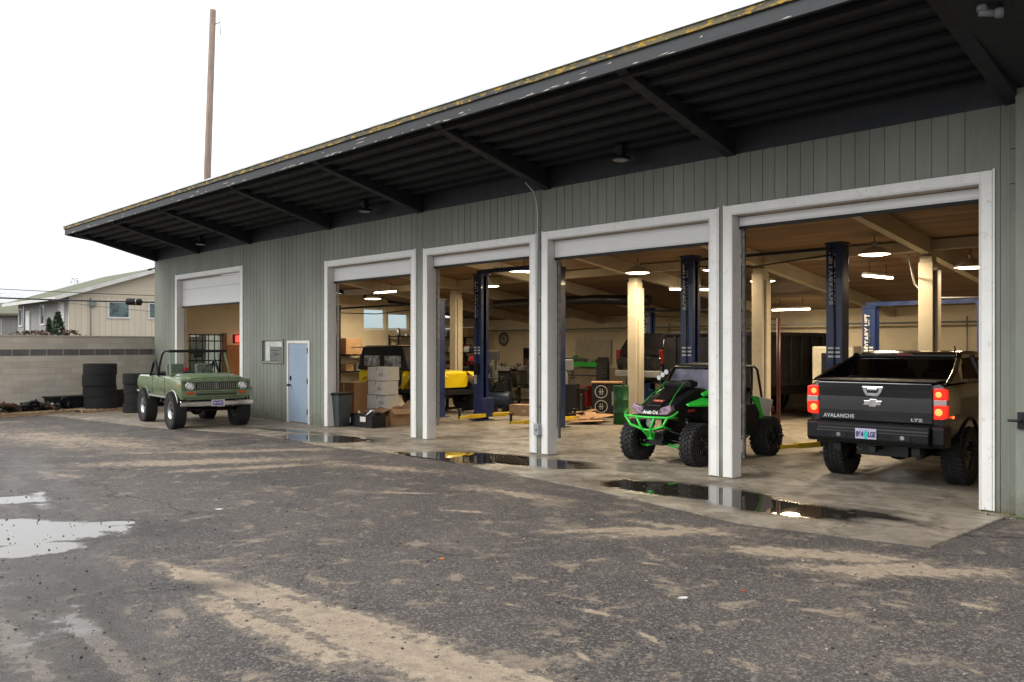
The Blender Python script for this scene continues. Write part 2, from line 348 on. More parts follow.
# slab with a slightly wandering front edge
edge = [(2.6,-.20),(-.09,-.22),(-.09,-2.45),(-2.08,-2.82),(-4.67,-2.30),(-7.0,-2.05),(-9.11,-1.85),(-12.0,-2.2),(-15.5,-2.1),(-19,-3.3),(-26.0,-4.2)]
pts = []
for (a, b_) in zip(edge, edge[1:]):
    n = max(1, int(math.dist(a, b_) / .12))
    for i in range(n):
        t = i / n; x = a[0] + (b_[0]-a[0])*t; y = a[1] + (b_[1]-a[1])*t
        pts.append((x, y + (.018 * noise.noise((x*3, y*3, 0)) + .012 * noise.noise((x*12, y*12, 3))) * (2 if x < -6 else 1)))
pts += [edge[-1], (-26.9, .4), (-26.9, 15.2), (2.6, 15.2)]
g = G3(); g.prism([(p[0], p[1]) for p in pts], -.25, 0.0, 'XY'); tag(g.build('concrete_floor', concrete()), kind='structure')
# loose grit and pebbles on the asphalt
g = G3(); rnd = random.Random(3)
for i in range(2600):
    px, py = rnd.uniform(-20, 1044), 690 - 215 * rnd.random()**.55
    if py < 470: continue
    x, y = G(px, py)
    if y > -2.9 and x > -12: continue
    r = rnd.choice((.004,.005,.006,.007,.011)) * rnd.uniform(.7,1.3); g.k = rnd.choice((0,0,1,2))
    M = Matrix.Translation((x, y, -.02 + r*.35)) @ Matrix.Rotation(rnd.uniform(0,6.28), 4, 'Z') @ Matrix.Diagonal((1.3, rnd.uniform(.7,1), .7, 1))
    res = bmesh.ops.create_icosphere(g.bm, subdivisions=1, radius=r, matrix=M)
    for v in res['verts']: v.co += Vector((rnd.uniform(-1,1), rnd.uniform(-1,1), rnd.uniform(-1,1))) * r * .25
    g._tag(set(f for v in res['verts'] for f in v.link_faces))
tag(g.build('gravel', [mat('pebble_grey', (.13,.12,.115), .8), mat('pebble_tan', (.3,.25,.2), .85), mat('pebble_dark', (.035,.034,.035), .7)]), 'loose grit and small pebbles scattered over the asphalt', 'gravel', kind='stuff')
for (px, py, r, lab, col) in [(442,548-40,.02,'',0)][:0]: pass
def leaf(px, py, s, rz, m, label, cat, name='fallen_leaf', z=-.017):
    x, y = G(px, py); g = G3(); g.prism([(-s,0),(-s*.4,s*.45),(s*.5,s*.4),(s*1.1,.05*s),(s*.4,-s*.5),(-s*.5,-s*.35)], 0, .006, 'XY')
    o = g.build(name, m, loc=(x, y, z), rz=rz); o.rotation_euler.x = .12; tag(o, label, cat)
leaf(442, 557, .03, .4, mat('leaf_orange', (.55,.17,.04), .7), 'small orange dried leaf on the grey asphalt', 'leaf')
leaf(683+0, 596, .045, 1.1, mat('litter_white', (.6,.57,.55), .7), 'small white scrap of paper flat on the asphalt', 'litter', 'paper_scrap')
leaf(743, 589, .02, .3, mat('litter_red', (.5,.07,.05), .6), 'tiny red plastic chip on the asphalt', 'litter', 'plastic_chip')
leaf(219, 508, .05, .9, mat('litter_white', (.6,.57,.55), .7), 'pale flat stone chip beside the sandy patch', 'stone', 'stone_chip')

# ------------------------------------------------------------------ the garage
def siding_mat(name, col):
    m, nt, b = base_mat(name); tc = nt.new('ShaderNodeTexCoord'); v = tc.outputs['Object']
    n0 = nt.noise(nt.mapping(v, sc=(1,1,.25)), 1.1, 6, .65); n1 = nt.noise(nt.mapping(v, sc=(16,16,.6)), 4, 5, .65); n2 = nt.noise(v, 5, 6, .7)
    mul = nt.new('ShaderNodeVectorMath', operation='SCALE'); mul.inputs[0].default_value = col
    sx_ = nt.new('ShaderNodeSeparateXYZ'); nt.link(v, sx_.inputs[0]); ws_ = nt.new('ShaderNodeTexWhiteNoise', noise_dimensions='1D'); nt.link(nt.math('FLOOR', nt.math('DIVIDE', sx_.outputs[0], 1.218)), ws_.inputs['W']); wb_ = nt.new('ShaderNodeTexWhiteNoise', noise_dimensions='1D'); nt.link(nt.math('FLOOR', nt.math('DIVIDE', sx_.outputs[0], .203)), wb_.inputs['W'])
    pv_ = nt.math('ADD', nt.math('MULTIPLY', ws_.outputs[0], .12), nt.math('MULTIPLY_ADD', wb_.outputs[0], .07, .905)); nt.link(nt.math('MULTIPLY', nt.math('MULTIPLY', nt.ramp(n0, .3, .7, .86, 1.1), nt.ramp(n1, .25, .75, .90, 1.08)), pv_), mul.inputs['Scale'])
    # splashed dirt and algae with their own ragged edge near the foot
    sp = nt.new('ShaderNodeSeparateXYZ'); nt.link(v, sp.inputs[0])
    foot = nt.math('ADD', nt.math('MULTIPLY', sp.outputs[2], -2.0), nt.math('MULTIPLY', n2, 2.0)); c = nt.mix(nt.math('MULTIPLY', nt.ramp(foot, .2, 1.1), .7), mul.outputs[0], (.105,.10,.065)); n4 = nt.noise(nt.mapping(v, sc=(7,7,.35)), 1.6, 6, .7); c = nt.mix(nt.math('MULTIPLY', nt.ramp(n4, .54, .72), .38), c, (.13,.135,.10)); n5 = nt.noise(v, .45, 4, .6); c = nt.mix(nt.math('MULTIPLY', nt.ramp(n5, .5, .7), .35), c, (.25,.265,.235))
    c = nt.mix(nt.math('MULTIPLY', nt.ramp(n2, .63, .72), .4), c, (.29,.29,.26)); nt.link(c, b.inputs['Base Color'])
    vo = nt.new('ShaderNodeTexVoronoi', feature='F1'); vo.inputs['Scale'].default_value = 1.4; nt.link(v, vo.inputs['Vector'])
    b.inputs['Roughness'].default_value = .62
    bp = nt.new('ShaderNodeBump'); bp.inputs['Distance'].default_value = .004; bp.inputs['Strength'].default_value = .5; nt.link(n1, bp.inputs['Height']); nt.link(bp.outputs[0], b.inputs['Normal'])
    return m
SIDE = siding_mat('grey_green_siding', (.205,.222,.185)); GROOVE = mat('groove_shade_paint', (.09,.10,.085), .8)
garage = thing('auto_garage', 'long grey green plywood sided repair garage with dark deep eaves and white framed bays', 'building')
XL, ZS = -26.97, 4.98
deck = lambda Y: 5.36 - .14 * Y
doors = [(-25.17,-20.34,4.38,3.35),(-15.80,-12.02,4.18,3.67),(-11.72,-8.25,4.16,3.78),(-8.06,-4.23,4.18,3.70),(-4.10,-.29,4.20,3.89)]
CW = .133  # casing width
holes = [(a+CW, b_-CW, -.3, t-CW) for a, b_, t, r in doors] + [(-17.70,-16.53,-.3,2.16), (-19.14,-17.97,1.60,2.20)]
def panels(x0, x1, z0, z1, holes):
    xs = sorted(set([x0, x1] + [v for h in holes for v in h[:2]])); out = []
    for a, b_ in zip(xs, xs[1:]):
        m = (a+b_)/2; hs = sorted([(h[2], h[3]) for h in holes if h[0] < m < h[1]]); z = z0
        for lo, hi in hs:
            if lo > z: out.append((a, b_, z, lo))
            z = max(z, hi)
        if z < z1: out.append((a, b_, z, z1))
    return out
def grooved(g, x0, x1, z0, z1, y=0.0, pitch=.203, back=.02):
    """T1-11 style plywood: a face with real vertical grooves"""
    xs = [x0]; k = math.ceil((x0 + .02) / pitch)
    pr_ = [(x0, y)]
    while k * pitch < x1 - .02:
        X = k * pitch; pr_ += [(X-.006, y), (X-.005, y+.010), (X+.005, y+.010), (X+.006, y)]; k += 1
    pr_ += [(x1, y), (x1, y+back), (x0, y+back)]
    g.prism(pr_, z0, z1, 'XY')
    for f in g.bm.faces[-len(pr_)-2:] if False else []: pass
g = G3()
for a, b_, z0, z1 in panels(XL, -.09, 0.0, ZS, holes): grooved(g, a, b_, z0, z1)
front = g.build('front_wall', [SIDE], garage)
g = G3()
for a, b_, z0, z1 in panels(XL+.02, 2.5, 0.0, 5.30, holes): g.box(a, b_, .0205, .20, z0, z1)
g.build('wall_core', [BEIGE], garage)
g = G3(); g.box(XL, -.09, .0, .02, ZS+.001, 5.36); g.build('upper_band', EAVE, garage)
# corner boards, plywood patches and the short return at the near corner
g = G3(); g.box(-.088, .018, -.022, .02, 0.0, 4.0); g.box(-.088,.018,-.022,.02,4.008,4.42); g.box(-.088,.018,-.022,.02,4.428,5.1)
g.box(-.135,-.092,-.010,-.001,0,5.0)
for z in (4.12, 4.2, 4.3, 4.55, 2.2, 3.1, 1.1, .4): g.cyl((-.02, -.022, z), (-.02, -.026, z), .008, n=8)
g.build('corner_board', SIDE, garage, bevel=.003)
g = G3(); g.box(.02, 2.5, -.20, .0195, 0.0, 5.1); g.build('return_wall', SIDE, garage, bevel=.004)
g = G3(); g.box(XL-.0, XL+.22, .021, 15.2, 0, 2.9); g.box(XL, XL+.22, .321, 1.05, 2.9, 5.2); g.box(XL, XL+.22, 1.05, 8.4, 2.9, 4.25)
g.bm.free(); g = G3()
W = XL + .22
for y0, y1, z0, z1 in [(.201,1.1,0,5.1),(1.1,2.3,0,.9),(1.1,2.3,2.45,5.0),(2.3,8.4,0,4.15),(8.4,14.6,0,2.72),(14.6,15.2,0,3.2),(9.5,9.62,2.72,3.95),(10.72,10.84,2.72,3.8),(12.3,12.42,2.72,3.6)]:
    g.box(XL, W, y0, y1, z0, z1)
for y0, y1 in [(8.4,9.5),(9.62,10.72),(10.84,12.3),(12.42,14.6)]:
    g.box(XL, W, y0, y1, deck(y1)-.42, deck(y1)-.02)
g.build('end_wall', BEIGE, garage)
g = G3(); g.box(XL-.03, XL-.001, .0, 1.1, 0, 5.1); g.box(XL-.03, XL-.001, 1.1, 2.3, 0, .9); g.box(XL-.03, XL-.001, 1.1, 2.3, 2.45, 4.9); g.box(XL-.03, XL-.001, 2.3, 8.4, 0, 4.1); g.box(XL-.03, XL-.001, 8.4, 15.2, 0, 2.72); g.build('end_siding', SIDE, garage)
g = G3(); g.box(XL, 2.5, 15.2, 15.4, 0, 3.25); g.build('back_wall', BEIGE, garage)
g = G3(); g.box(XL+.25, 2.3, 15.12, 15.19, 0, 1.15); g.build('back_wall_base', mat('lower_wall_dark', (.30,.25,.17), .6, var=.2), garage)
g = G3(); g.box(2.28, 2.5, .21, 15.2, 0, 5.2); g.build('far_end_wall', BEIGE, garage)
for y0, y1 in [(8.42,9.48),(9.64,10.70),(10.86,12.28),(12.44,14.58)]:
    z1 = deck(y1) - .43; w = empty('window', (0,0,0), 0, garage); w.empty_display_size = .1
    g = G3(); g.box(XL+.09, XL+.15, y0, y1, 2.73, 2.79); g.box(XL+.09, XL+.15, y0, y1, z1-.06, z1); g.box(XL+.09, XL+.15, y0, y0+.05, 2.79, z1-.06); g.box(XL+.09, XL+.15, y1-.05, y1, 2.79, z1-.06)
    g.build('frame', WHITE_TRIM, w)
    g = G3(); g.box(XL+.115, XL+.121, y0+.051, y1-.051, 2.791, z1-.061); g.build('pane', CLEARG, w)
w = empty('barred_window', (0,0,0), 0, garage)
g = G3(); g.box(XL+.12, XL+.127, 1.12, 2.28, .92, 2.43); g.build('pane', CLEARG, w)
g = G3()
for i in range(6): g.box(XL+.222, XL+.245, 1.12+i*.225, 1.15+i*.225, .9, 2.47)
for z in (.95, 1.5, 2.2, 2.42): g.box(XL+.246, XL+.262, 1.08, 2.32, z, z+.04)
g.build('bars', BLACKM, w)
g = G3(); g.box(W+.001, W+.09, 2.33, 2.47, 0, 2.5); g.build('frame', mat('raw_wood_frame', (.22,.11,.045), .7), w)
g = G3(); g.box(W+.002, W+.05, 2.5, 3.6, 0, 2.08); g.build('plywood_door', mat('orange_plywood', (.36,.14,.04), .55, var=.15, scale=2), garage, bevel=.004)
# columns, beams, ceiling decking
for X in (-3.95,-7.95,-11.86,-15.75,-19.7,-23.4):
    g = G3(); g.prism([(.21, deck(.21)-.36),(15.19, deck(15.19)-.30),(15.19, deck(15.19)-.001),(.21, deck(.21)-.001)], X-.09, X+.09, 'YZ'); g.build('roof_beam', BEAM, garage)
    if X > -20:
        g = G3(); zt = deck(7.5)-.36; g.box(X-.15, X+.15, 7.35, 7.64, 0, zt-.13); g.box(X-.13, X+.13, 7.37, 7.62, zt-.1295, zt-.002)
        g.box(X+.16, X+.22, 7.42, 7.62, 0, zt-.3)
        g.build('column', [BEAM, BLACKM], garage, bevel=.01)
g = G3(); g.beam((-26.7,7.5,deck(7.5)-.30),(2.2,7.5,deck(7.5)-.30),.001,.001)
g.bm.free(); g = G3()
for a, b_ in [(-26.7,-23.5),(-23.3,-19.8),(-19.6,-15.85),(-15.65,-11.96),(-11.76,-8.05),(-7.85,-4.05),(-3.85,2.2)]:
    g.box(a, b_, 7.43, 7.57, deck(7.5)-.24, deck(7.5)-.02)
g.build('cross_beam', BEAM, garage)
def deck_wood():
    m, nt, b = base_mat('ceiling_boards'); tc = nt.new('ShaderNodeTexCoord'); v = tc.outputs['Object']
    sp = nt.new('ShaderNodeSeparateXYZ'); nt.link(v, sp.inputs[0])
    cell = nt.math('FLOOR', nt.math('MULTIPLY', sp.outputs[1], 5.5)); cb = nt.new('ShaderNodeCombineXYZ'); nt.link(cell, cb.inputs[1]); nt.link(nt.math('FLOOR', nt.math('ADD', nt.math('MULTIPLY', sp.outputs[0], .4), nt.math('MULTIPLY', cell, .37))), cb.inputs[0])
    wn = nt.new('ShaderNodeTexWhiteNoise', noise_dimensions='3D'); nt.link(cb.outputs[0], wn.inputs['Vector'])
    n = nt.noise(nt.mapping(v, sc=(1,10,10)), 2.5, 5, .65)
    c = nt.mix(nt.math('ADD', nt.math('MULTIPLY', wn.outputs[0], .55), nt.math('MULTIPLY', n, .45)), (.13,.08,.045), (.31,.20,.115))
    gap = nt.math('LESS_THAN', nt.math('PINGPONG', nt.math('MULTIPLY', sp.outputs[1], 5.5), .5), .03); c = nt.mix(nt.math('MULTIPLY', gap, .7), c, (.03,.018,.01))
    nt.link(c, b.inputs['Base Color']); b.inputs['Roughness'].default_value = .7; return m
g = G3(); g.prism([(.02, deck(.02)),(15.6, deck(15.6)),(15.6, deck(15.6)+.06),(.02, deck(.02)+.06)], XL+.05, 2.49, 'YZ'); g.build('ceiling', deck_wood(), garage)
# roof sheet, soffit boards, purlins, outriggers, fascia
roof = empty('roof', (0,0,0), 0, garage)
YE = -2.78; XR = 2.5; XE = XL - .22
g = G3(); g.prism([(YE, deck(YE)+.065),(15.7, deck(15.7)+.065),(15.7, deck(15.7)+.20),(YE, deck(YE)+.20)], XE, XR, 'YZ'); g.build('roof_deck', EAVE, roof)
g = G3(); g.prism([(YE+.02, deck(YE)),(.015, deck(.015)),(.015, deck(.015)+.06),(YE+.02, deck(YE)+.06)], XE+.02, XR, 'YZ'); g.build('soffit', EAVE, roof)
g = G3(); k = 0; Y = YE + .22
while Y < -.1:
    g.box(XE+.1, -.13, Y, Y+.11, deck(Y)-.075, deck(Y)-.002); Y += .37
g.build('purlins', mat('purlin_paint', (.0105,.0115,.014), .7, var=.35, scale=5), roof, bevel=.006)
def outrigger(X, w=.19):
    g = G3(); g.prism([(-.002,4.96),(-2.42,5.60),(-2.70,deck(-2.70)-.01),(-.002,deck(0)-.005)], X-w/2, X+w/2, 'YZ'); return g.build('outrigger', EAVE, roof, bevel=.012)
for X in (-.06,-4.0,-7.95,-11.86,-15.6,-19.9,-23.4,-26.85): outrigger(X)
g = G3(); g.prism([(-.203,5.12),(-2.66,5.60),(-2.66,5.66),(-.203,5.20)], .02, XR, 'YZ'); g.build('boxed_soffit', EAVE, roof)
def fascia_mat():
    m, nt, b = base_mat('fascia_paint'); tc = nt.new('ShaderNodeTexCoord'); v = tc.outputs['Object']
    n1 = nt.noise(nt.mapping(v, sc=(1,3,6)), 2.0, 8, .75); n2 = nt.noise(nt.mapping(v, sc=(.35,2,7)), 1.4, 7, .7)
    c = nt.mix(nt.ramp(n1, .35, .6), (.009,.012,.017), (.018,.022,.028)); c = nt.mix(nt.ramp(n1, .665, .69), c, (.50,.44,.36))
    sp = nt.new('ShaderNodeSeparateXYZ'); nt.link(v, sp.inputs[0])
    nt.link(c, b.inputs['Base Color']); b.inputs['Roughness'].default_value = .55; return m
def mossy():
    m, nt, b = base_mat('gutter_board_moss'); tc = nt.new('ShaderNodeTexCoord'); v = tc.outputs['Object']
    n2 = nt.noise(nt.mapping(v, sc=(.5,3,5)), 2.2, 7, .7); n3 = nt.noise(nt.mapping(v, sc=(1,3,3), loc=(4,0,0)), 5, 5, .7)
    c = nt.mix(nt.ramp(n2, .40, .56), (.06,.065,.07), (.17,.15,.08)); c = nt.mix(nt.ramp(n3, .53, .58), c, (.48,.30,.04)); c = nt.mix(nt.ramp(n3, .3, .38, 1, 0), c, (.36,.32,.26))
    nt.link(c, b.inputs['Base Color']); b.inputs['Roughness'].default_value = .8; return m
g = G3(); g.box(XE-.02, XR, YE-.05, YE-.001, 5.655, 5.83)
g.prism([(YE, deck(YE)-.10),(15.7, deck(15.7)-.10),(15.7, deck(15.7)+.12),(YE, deck(YE)+.12)], XE-.045, XE-.001, 'YZ'); g.build('fascia', fascia_mat(), roof, bevel=.004)
rn = random.Random(31); g = G3()
for i in range(90):
    X = XE + .3 + rn.random()*26; L = rn.uniform(.03,.22)*(1 if rn.random()<.8 else 2); z = 5.657+rn.uniform(0,.03) if rn.random()<.8 else 5.68+rn.uniform(0,.11)
    g.prism([(X,z),(X+L*.3,z+.012*rn.random()),(X+L*.7,z+.016*rn.random()+.004),(X+L,z+.005),(X+L*.6,z-.004*rn.random())], YE-.0515, YE-.050, 'XZ')
tag(g.build('peeled_paint', mat('bare_primer', (.55,.50,.44), .8, var=.2), roof), kind='stuff')
g = G3(); g.box(XE-.03, XR, YE-.085, YE-.002, 5.833, 5.915); g.build('fascia_cap', mossy(), roof, bevel=.006)
g = G3(); g.box(XE-.05, XR, YE-.11, YE+.12, 5.918, 5.955); g.build('drip_edge', mat('galvanised_edge', (.62,.66,.70), .4, metal=.2, var=.15), roof, bevel=.004)
# door casings, jambs, roll-up doors
def bay_door(a, b_, t, r, deepleft=True):
    fr = empty('door_frame', (0,0,0), 0, garage)
    g = G3(); z1 = t - CW
    g.box(a, a+CW, -.030, .0, .015, t); g.box(b_-CW, b_, -.030, .0, .015, t); g.box(a+CW+.001, b_-CW-.001, -.028, .0, z1, t)
    g.box(a-.028, a-.001, -.020, .0, .01, t+.02); g.box(b_+.001, b_+.028, -.020, .0, .01, t+.02)
    g.build('casing', WHITE_TRIM, fr, bevel=.004)
    g = G3(); g.box(a+CW-.012, a+CW+.016, -.034, .22, .012, z1-.02); g.box(b_-CW-.016, b_-CW+.012, -.034, .22, .012, z1-.02); g.box(a+CW, b_-CW, -.032, .22, z1-.019, z1+.012)
    g.build('jamb', JAMB, fr, bevel=.003)
    g = G3(); A, B = a+CW+.03, b_-CW-.03
    for X in (A, B-.04): G3().box(X, X+.04, .225, .27, .3, z1-.03).build('track', STEEL, fr)
    g.bm.free()
    d = G3(); z = r; n = 0
    d.box(A+.002, B-.002, .140, .185, r, min(r+.54, z1-.04)); 
    if r+.54 < z1-.05: d.box(A+.002, B-.002, .142, .187, r+.545, z1-.04)
    d.k = 1; d.box(A+.002, B-.002, .138, .190, r-.045, r-.001); d.k = 0
    d.box(A+.01, B-.01, .1305, .139, r+.02, r+.05)
    # the rest of the door lies along the ceiling tracks
    d.build('rollup_door', [ROLL, BLACKP], garage, bevel=.003)
for dd in doors: bay_door(*dd)
# personnel door and the notice window beside it
pd = empty('entry_door', (0,0,0), 0, garage)
BLUED = mat('pale_blue_door_paint', (.27,.35,.45), .5, var=.07, scale=1.2, dirt=(.22,.28,.34), damt=.3)
g = G3(); g.box(-17.64,-16.64,-.006,.03,.03,2.10); g.build('leaf', BLUED, pd, bevel=.004)
g = G3(); g.box(-17.72,-17.65,-.03,.04,.0,2.18); g.box(-16.63,-16.54,-.03,.04,.0,2.18); g.box(-17.649,-16.631,-.028,.04,2.11,2.18); g.build('frame', JAMB, pd, bevel=.004)
g = G3(); g.cyl((-17.55,-.006,1.0),(-17.55,-.07,1.0),.022); g.ball((-17.55,-.085,1.0),.036); g.box(-17.59,-17.51,-.012,-.0065,1.12,1.24); g.cyl((-17.55,-.0125,1.18),(-17.55,-.03,1.18),.025); g.build('handle', BLACKM, pd)
g = G3()
for z in (.25,1.05,1.85): g.box(-16.66,-16.62,-.038,-.007,z,z+.14)
g.build('hinges', BLACKM, pd)
nw = empty('notice_window', (0,0,0), 0, garage)
g = G3(); g.box(-19.18,-19.12,-.03,.03,1.56,2.24); g.box(-17.99,-17.93,-.03,.03,1.56,2.24); g.box(-19.119,-17.991,-.028,.03,2.19,2.24); g.box(-19.119,-17.991,-.028,.03,1.56,1.61); g.build('frame', SIDE, nw, bevel=.004)
g = G3(); g.box(-19.11,-18.0,.012,.016,1.615,2.185); g.k=1; g.box(-18.98,-18.72,.003,.011,1.63,2.17); g.box(-18.70,-18.02,.004,.011,2.02,2.17); g.k=2; g.box(-18.70,-18.03,.005,.011,1.63,2.015); g.build('pane', [mat('pane_backing', (.12,.13,.13), .1), mat('faded_paper', (.5,.52,.48), .4), mat('dull_grey_notice', (.16,.17,.16), .15, var=.5, scale=7, stretch=(.3,1,3))], nw)
# conduit with a switch box between the bays
cd = thing('electrical_conduit', 'thin grey conduit with a switch box running up the post between two open bays', 'conduit')
g = G3(); g.tube([(-8.155,-.05,.35),(-8.155,-.05,4.55),(-8.16,-.07,4.75),(-8.2,-.12,4.95),(-8.28,-.25,5.12)], .016); 
for z in (.9,1.9,2.9,3.9): g.box(-8.185,-8.125,-.052,-.0,z,z+.025)
g.build('pipe', mat('galvanised_pipe', (.38,.39,.40), .4, metal=.5), cd)
g = G3(); g.box(-8.22,-8.09,-.10,-.012,.36,.58); g.cyl((-8.155,-.1,.47),(-8.155,-.13,.47),.022); g.build('switch_box', mat('box_grey', (.30,.31,.32), .5), cd, bevel=.01)
# near-corner handle, spigot and camera
g = G3(); g.box(.05,.12,-.235,-.201,1.06,1.26); g.cyl((.085,-.235,1.16),(.085,-.30,1.16),.02); g.cyl((.085,-.30,1.16),(-.03,-.31,1.16),.016); tag(g.build('door_latch', BLACKM, bevel=.004), 'black latch handle on the wall at the near corner', 'latch')
sx = AY(247, -.1); g = G3(); g.tube([(sx,0,.86),(sx,-.14,.86),(sx,-.20,.80),(sx,-.2,.72)], .022); g.lathe([(.0,.0),(.05,.0),(.05,.02),(.0,.02)], (sx,-.13,.93), 'Y', 12); g.cyl((sx,-.12,.87),(sx,-.12,.94),.012)
tag(g.build('water_tap', STEEL), 'small metal water tap on the siding beside the green convertible', 'tap')
cm = thing('security_camera', 'small black security camera under the eave at the far corner', 'camera', (-26.95,-.12,4.70))
g = G3(); g.cyl((0,.12,.05),(0,.0,.0),.02); g.build('bracket', BLACKM, cm)
g = G3(); g.cyl((0,0,.0),(-.02,-.13,-.04),.032); g.build('housing', BLACKM, cm)
# soffit lamps (dead in daylight) and cable gland
def soffit_lamp(px, Y, label, rz=0):
    X = AY(px, Y); z = deck(Y) - .14; t = thing('eave_lamp', label, 'lamp', (X, Y, z), 0, 'lamps under the eave')
    g = G3(); g.box(-.08,.08,-.08,.08,.0,.135); g.box(-.05,.05,-.05,.05,-.05,0); g.build('mount', EAVE, t, bevel=.006)
    g = G3(); g.lathe([(.05,-.05),(.14,-.07),(.17,-.13),(.16,-.13),(.12,-.08),(.04,-.06)], (0,0,0), 'Z', 20); g.build('shade', BLACKM, t)
    g = G3(); g.lathe([(.001,-.13),(.10,-.138),(.15,-.122),(.001,-.115)], (0,0,0), 'Z', 20); g.build('lens', mat('frosted_lens', (.5,.5,.47), .3), t)
soffit_lamp(621, -.35, 'dark round lamp under the eave above the third open bay from the near corner')
soffit_lamp(365, -.35, 'dark round lamp under the eave left of the second open bay opening')
soffit_lamp(201, -.35, 'dark round lamp under the eave above the half closed far bay')
px, Y = 975, -1.6; X = AY(px, Y); t = thing('flood_lamp', 'double pipe ended lamp fitting on the boxed soffit by the near corner', 'lamp', (.28,-2.1,5.47), .5)
g = G3(); g.cyl((0,0,.05),(0,0,-.03),.05); g.cyl((-.03,0,-.04),(.11,0,-.06),.035); g.build('stem', GREYP, t)
g = G3(); g.lathe([(.03,.0),(.055,.04),(.055,.09),(.04,.09),(.02,.03)], (.1,0,-.06), 'X', 16); g.build('shade', GREYP, t)
# ------------------------------------------------------------------ shop lamps (lit)
def area_light(X, Y, z, e, size):
    ld = bpy.data.lights.new('lamp_glow', 'AREA'); ld.shape = 'DISK'; ld.size = size; ld.energy = e * .95; ld.color = (1, .80, .54)
    lo = bpy.data.objects.new('lamp_glow', ld); COL.objects.link(lo); lo.location = (X, Y, z); lo.name = 'lamp_light'; return lo
def round_lamp():
    t = empty('high_bay_lamp')
    g = G3(); g.lathe([(.05,.16),(.16,.14),(.34,.0),(.345,-.015),(.32,.0),(.12,.11),(.04,.12)], (0,0,0), 'Z', 24); g.cyl((0,0,.15),(0,0,.27),.05); g.build('lamp_shade', mat('shade_white', (.6,.6,.58), .4), t)
    g = G3(); g.lathe([(.001,-.035),(.2,-.03),(.31,-.005),(.001,.02)], (0,0,0), 'Z', 24); g.build('bulb', LAMPE, t)
    g = G3(); g.tube([(0,0,.27),(0,0,.40)], .01); g.build('hanger', BLACKM, t); return t
def tube_lamp(L):
    t = empty('tube_lamp')
    g = G3(); g.prism([(-.07,.0),(.07,.0),(.04,.06),(-.04,.06)], -L/2, L/2, 'YZ'); g.build('housing', mat('shade_white', (.6,.6,.58), .4), t)
    g = G3(); g.cyl((-L/2+.02,-.035,-.022),(L/2-.02,-.035,-.022),.02); g.cyl((-L/2+.02,.035,-.022),(L/2-.02,.035,-.022),.02); g.build('tube', LAMPE, t)
    g = G3(); g.tube([(-L*.3,0,.06),(-L*.3,0,.32)], .006); g.tube([(L*.3,0,.06),(L*.3,0,.32)], .006); g.build('hanger', BLACKM, t); return t
rl0, tl0 = round_lamp(), tube_lamp(1.25); used = [0, 0]
def place_lamp(kind, X, Y, z, label, rz=0, e=60, on=True):
    src = (rl0, tl0)[kind]
    o = src if not used[kind] else copy_tree(src)
    used[kind] = 1; o.location = (X, Y, z); o.rotation_euler.z = rz
    tag(o, label, 'lamp', ('round high bay lamps on the workshop ceiling', 'tube lamps on the workshop ceiling')[kind]); area_light(X, Y, z-.08, e, .5)
place_lamp(0, -24.3, 7.2, 3.85, 'lit round lamp left of the clerestory windows seen through the leftmost of four open bays', e=70)
place_lamp(1, -22.2, 6.3, 3.98, 'long lit tube lamp beside the round lamp in the leftmost of four open bays', 0, 60)
place_lamp(0, -17.3, 6.9, 3.96, 'lit round lamp right of the navy lift column in the second open bay', e=70)
place_lamp(1, -14.5, 5.3, 4.19, 'lit tube lamp nearest the roll door in the second open bay', R(80), 60)
place_lamp(1, -14.7, 6.9, 4.0, 'lit tube lamp deeper in the second open bay, last of its line', R(80), 40)
place_lamp(0, -11.14, 6.7, 4.00, 'lit round lamp before the cream column beside the raised vehicle', e=85)
place_lamp(1, -11.0, 8.9, 3.66, 'short lit tube lamp left of the lettered lift post above the buggy', R(60), 50)
place_lamp(0, -8.60, 8.7, 3.74, 'lit round lamp just left of the cream column behind the buggy', e=70)
place_lamp(0, -8.9, 7.0, 3.95, 'lit round lamp half hidden by the white post left of the nearest bay', e=35)
place_lamp(1, -10.0, 12.7, 3.17, 'long lit tube lamp low above the black dump bed by the rear wall', 0, 60)
place_lamp(0, -4.75, 6.7, 4.00, 'lit round lamp to the right of the lettered lift column above the black pickup', e=85)
place_lamp(1, -5.6, 8.8, 3.70, 'lit tube lamp under the slanting beam above the black pickup', R(85), 60)
place_lamp(0, -3.45, 8.5, 3.75, 'lit round lamp beside the white frame at the near end of the nearest bay', e=70)
